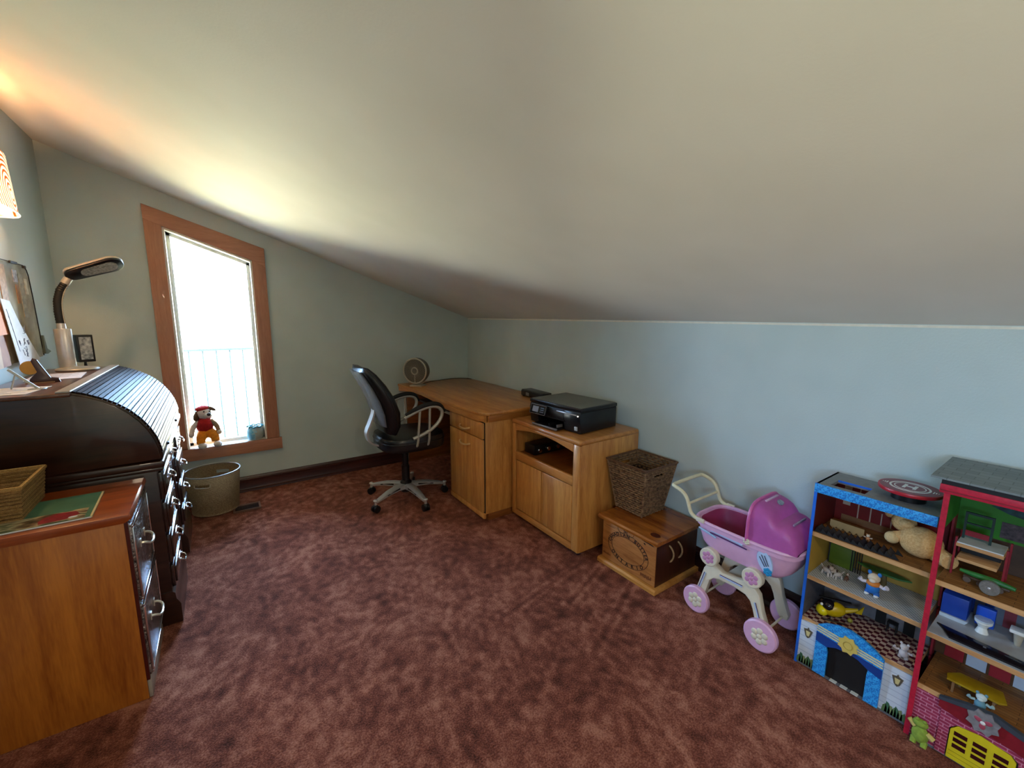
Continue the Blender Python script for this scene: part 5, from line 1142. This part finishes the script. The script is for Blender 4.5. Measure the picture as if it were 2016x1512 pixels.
for a, c, col in ((.235, .277, '#8a1524'), (.195, .232, '#123c94'), (.15, .175, '#123c94'), (.10, .13, '#8a3440')): build('printed_panel', MB().box(xb-.0085, xb-.007, a, c-.003, .40, .55), plain('panel_print', col, .5), rh, 'blue printed panel' if col == '#123c94' else None)
for k in range(5): build('printed_tile', MB().box(xb-.0085, xb-.007, .247-.055*k-.05, .247-.055*k-.002, .208, .250), plain('tile_print', '#9a1f28' if k % 2 == 0 else '#b9c0cc', .5), rh, 'red tile' if k % 2 == 0 else 'white tile')
build('picture_print', MB().box(xb-.0085, xb-.007, .04, .170, .700, .755), plain('dark_picture', '#2a1e22', .5, 0, .5, 80, c2='#5a4a4c'), rh, 'dark printed picture')
build('foliage_print', MB().prism([(.20, .80), (.16, .785), (.10, .775), (.05, .78), (.0, .77), (.0, .80), (.08, .82), (.15, .815)], 'X', xb-.0085, xb-.007), plain('leaf_print', '#1e4a4a', .6, 0, .4, 60), rh, 'dark foliage print')
build('cloud_print', MB().prism([(.225, .845), (.150, .835), (.145, .850), (.16, .860), (.22, .868)], 'X', xb-.0085, xb-.007), plain('cloud_print', '#aab6b4', .6), rh, 'white cloud print')
build('top_trim', MB().box(xf-.012, xf-.002, y0, y1+.012, .876, .905, .002), M_red, rh, 'bright red top trim'); build('trim_groove', MB().box(xf-.0135, xf-.012, y0, y1+.010, .884, .887), M_redp, rh)
build('roof_gap', MB().box(xf-.010, xb, y0, y1+.010, .905, .918), M_blackm, rh)
build('ceiling_board', MB().box(xf+.0, xb, y0, y1-.006, .885, .8905), M_redp, rh)
m = brick('slate_print', '#6d7676', '#7a8484', '#5c6464', 1, .05, .03, .0012, 'YX')
build('roof', MB().prism([(xf-.024, .922), (xb+.008, .930), (xb+.008, .936), (xf-.024, .928)], 'Y', y0, y1+.034), m, rh, 'grey slate-printed roof board')
M_rbrick = brick('red_brick_print', '#8a2444', '#a03454', '#c47a90', 1, .030, .0115, .0014, 'YZ')
build('bottom_board', MB().box(xf, xb, y0, y1, .0, .010), plain('grey_base2', '#6a6d70', .5), rh)
build('brick_wall', MB().box(xf-.003, xf, .198, y1-.013, .010, .188), M_rbrick, rh, 'pink-red brick-printed wall')
build('red_beam', MB().prism([(.207, .170), (.207, .196), (.15, .212), (.09, .218), (.03, .204), (-.03, .175), (y0, .14), (y0, .10), (-.03, .13), (.03, .150), (.09, .160), (.15, .158)], 'X', xf-.014, xf-.003), M_redp, rh, 'dark red beam')
build('grey_band', MB().prism([(.209, .196), (.209, .206), (.15, .226), (.09, .234), (.03, .216), (-.03, .186), (y0, .150), (y0, .14), (-.03, .172), (.03, .200), (.09, .216), (.15, .210)], 'X', xf-.017, xf-.003), plain('slate_band', '#3a424c', .5), rh, 'slate-grey arched band')
build('brick_wall', MB().prism([(.200, .010), (.176, .010), (.176, .115), (.160, .135), (.110, .144), (.045, .134), (.03, .12), (.03, .010), (y0, .010), (y0, .13), (.03, .150), (.09, .160), (.15, .158), (.200, .170)], 'X', xf-.010, xf-.003), M_rbrick, rh, 'pink-red brick-printed wall')
cy, cz_ = .110, .196
build('emblem', MB().prism([(cy+(.038 if k % 2 else .030)*cos(2*pi*k/16), cz_+(.040 if k % 2 else .031)*sin(2*pi*k/16)) for k in range(16)], 'X', xf-.022, xf-.017), plain('grey_emblem', '#8c8a8c', .5, 0, .2, 60), rh, 'grey star-shaped emblem')
for a in (30, 150, 270): build('emblem_leaf', MB().ell((xf-.0225, cy+.012*cos(radians(a)), cz_+.012*sin(radians(a))), (.0012, .010, .007), (radians(a), 0, 0), 10, 6), plain('pink_print', '#a8485a', .5), rh)
build('emblem_centre', MB().ell((xf-.0232, cy, cz_), (.0012, .006, .006), u=10, v=6), M_white, rh)
# yellow garage gate with nine panes
gx = xf-.006
gate = [(.173, .010), (.173, .112), (.158, .133), (.110, .142), (.047, .132), (.034, .115), (.034, .010)]
M_yel = plain('yellow_gate', '#d8c41e', .45)
mb = MB(); mb.prism(gate, 'X', gx-.004, gx+.002)
gt = build('garage_gate', mb, M_yel, rh, 'yellow garage gate')
for i in range(3):
    for k, (z0, z1) in enumerate(((.054, .068), (.076, .090), (.098, .112))):
        build('pane', MB().box(gx-.0048, gx-.0038, [.134, .092, .048][i], [.164, .122, .078][i], z0, z1), plain('dark_red_pane', '#3a1014', .2), gt)
for z in (.024, .038): build('groove', MB().box(gx-.0046, gx-.004, .036, .170, z, z+.0015), plain('gate_groove', '#a08e14', .5), gt)
# things inside red house
z1f, z2f, z3f = .5855, .3995, .2065
fb = thing('toy_bench_bed', 'wooden toy bunk with white top and red ends in the red house', 'toy', (1.96, .19, z1f))
build('upper_board', MB().box(1.935, 2.02, .140, .245, .684, .696, .001), M_ply, fb); build('white_top', MB().box(1.935, 2.02, .142, .243, .696, .700), plain('white_sheet', '#c4cac6', .5), fb, 'white top sheet')
build('lower_board', MB().box(1.940, 2.02, .150, .240, .636, .646, .001), M_ply, fb); build('shadow_panel', MB().box(2.0, 2.004, .150, .240, .646, .684), M_blackm, fb)
for y in (.2455, .1345): build('end_post', MB().box(1.936, 1.944, y-.002, y+.003, z1f, .715), M_redp, fb, 'red end post'); build('end_post', MB().box(2.012, 2.020, y-.002, y+.003, z1f, .715), M_redp, fb, 'red end post')
cf_ = thing('toy_chair', 'dark green open-backed toy chair on the white top of the toy bunk', 'toy', (1.98, .21, .7005))
M_dg = plain('dark_teal_frame', '#12302c', .5)
for y in (.238, .178): build('post', MB().box(1.980, 1.986, y-.003, y+.003, .7005, .792), M_dg, cf_)
build('rail', MB().box(1.980, 1.986, .181, .235, .785, .792), M_dg, cf_); build('rail', MB().box(1.980, 1.986, .181, .235, .752, .757), M_dg, cf_)
build('panel', MB().box(1.9815, 1.985, .181, .235, .712, .730), M_redp, cf_, 'dark red lower panel')
cv = thing('toy_vehicle', 'green and brown flat toy vehicle on the board floor of the red house', 'toy', (1.93, .17, z1f))
build('chassis', MB().box(1.915, 1.945, .115, .215, z1f+.010, z1f+.018, .002), plain('brown_chassis', '#4a3424', .5), cv)
build('green_body', MB().tube([(1.93, .225, z1f+.026), (1.925, .185, z1f+.026), (1.93, .145, z1f+.024), (1.925, .105, z1f+.022)], [.005, .009, .010, .006], 8, smooth=1), plain('green_toy', '#2e7a34', .4, 0, .2, 60), cv, 'green body')
for y in (.205, .175, .135): build('wheel', MB().cyl((1.908, y, z1f+.009), (1.914, y, z1f+.009), .009, seg=14), plain('dull_wheel', '#5a4a40', .5), cv)
sd = thing('silver_disc', 'round silvery disc standing on edge at the front of the red house top floor', 'toy', (1.872, .152, z1f))
build('rim', MB().lathe([(.0, 1.868), (.021, 1.868), (.0225, 1.871), (.0225, 1.876), (.021, 1.879), (0, 1.879)], (0, .152, z1f+.0225), 28, axis='X'), plain('silver_foil', '#8f908a', .4, .5, .15, 200), sd)
build('hub', MB().ell((1.867, .152, z1f+.0225), (.002, .004, .004), u=8, v=6), M_silver, sd)
bt = thing('toy_bathtub', 'blue and white toy bathtub against the left of the pale floor in the red house', 'toy', (2.05, .235, z2f))
build('tub', MB().prism([(.262, z2f), (.200, z2f), (.193, z2f+.012), (.262, z2f+.012)], 'X', 1.99, 2.08), plain('tub_white', '#b9c4ce', .3), bt); build('surround', MB().box(1.995, 2.075, .198, .262, z2f+.012, z2f+.085, .003), plain('tub_blue', '#16409a', .4), bt, 'blue surround')
tl = thing('toy_toilet', 'white toy toilet with a blue lid on the pale floor of the red house', 'toy', (2.0, .165, z2f))
build('bowl', MB().lathe([(0, z2f), (.016, z2f), (.010, z2f+.018), (.013, z2f+.026), (.021, z2f+.036), (.021, z2f+.042), (0, z2f+.042)], (1.99, .160, 0), 20), M_white, tl)
build('tank', MB().box(2.008, 2.028, .138, .182, z2f+.012, z2f+.078, .003), plain('toilet_blue', '#1653c4', .35), tl, 'bright blue tank'); build('lid', MB().lathe([(0, z2f+.043), (.0215, z2f+.043), (.0215, z2f+.047), (0, z2f+.047)], (1.99, .160, 0), 20), plain('toilet_lid', '#c9d6e4', .35), tl)
sk_ = thing('toy_basin', 'tiny white toy wash basin and mirror at the right of the pale floor', 'toy', (2.0, .08, z2f))
build('pedestal', MB().cyl((2.0, .085, z2f), (2.0, .085, z2f+.040), .007, .012), plain('basin_cream', '#a89e8c', .5), sk_); build('bowl', MB().box(1.985, 2.02, .065, .105, z2f+.040, z2f+.052, .003), M_white, sk_)
tv = thing('black_tablet', 'flat black glossy toy screen lying across the pale floor of the red house', 'toy', (1.90, .15, z2f))
build('screen', MB().prism([(1.925, .255), (1.905, .06), (1.895, .0), (1.862, .02), (1.863, .215), (1.90, .235)], 'Z', z2f, z2f+.006, .001), M_prg, tv); build('dot', MB().cyl((1.89, .14, z2f+.006), (1.89, .14, z2f+.0068), .004, seg=10), M_grey, tv)
tt = thing('yellow_toy_table', 'low yellow toy table with an uneven top on the third floor of the red house', 'toy', (1.91, .14, z3f))
M_must = plain('mustard_paint', '#a88a14', .4, 0, .1)
build('top', MB().prism([(1.885, .205), (1.915, .210), (1.95, .185), (1.955, .09), (1.900, .075), (1.885, .090)], 'Z', z3f+.038, z3f+.044, .001), M_must, tt)
for x, y in ((1.892, .190), (1.892, .10), (1.942, .18), (1.942, .10)): build('leg', MB().box(x-.003, x+.003, y-.003, y+.003, z3f, z3f+.038), plain('table_leg', '#8a6a4a', .5), tt)
cu = critter('striped_bird_figurine', 'small blue and white bird figurine at the front edge of a red house floor', 'toy', 1.868, .125, z3f, .95, ('#5f8fa0', '#c4d4d4', '#a88a8c', '#9ab8bc'))
fr = thing('frog_toy', 'green plush frog with yellow sleeves in front of the brick-printed wall', 'soft toy', (1.83, .235, .0))
M_fg = plain('lime_plush', '#8fa83c', .9, 0, .15, 90, .001)
zb_ = .012
build('body', MB().ell((1.828, .235, zb_+.030), (.014, .022, .032)), M_fg, fr); build('head', MB().ell((1.828, .238, zb_+.070), (.013, .020, .014)).ell((1.824, .228, zb_+.083), .006, u=8, v=6).ell((1.824, .246, zb_+.083), .006, u=8, v=6), M_fg, fr)
build('arm', MB().tube([(1.828, .250, zb_+.052), (1.830, .266, zb_+.066)], [.008, .007], 8), plain('straw_sleeve', '#c9b866', .9), fr, 'yellow sleeve'); build('arm', MB().tube([(1.828, .220, zb_+.045), (1.826, .202, zb_+.036)], [.008, .008], 8), plain('straw_sleeve2', '#c9b866', .9), fr, 'yellow sleeve')
for y in (.248, .222): build('leg', MB().tube([(1.828, y, zb_+.012), (1.816, y, .008)], [.009, .008], 8), M_fg, fr)
for o in COL.objects:
    if '_w' in o: del o['_w']
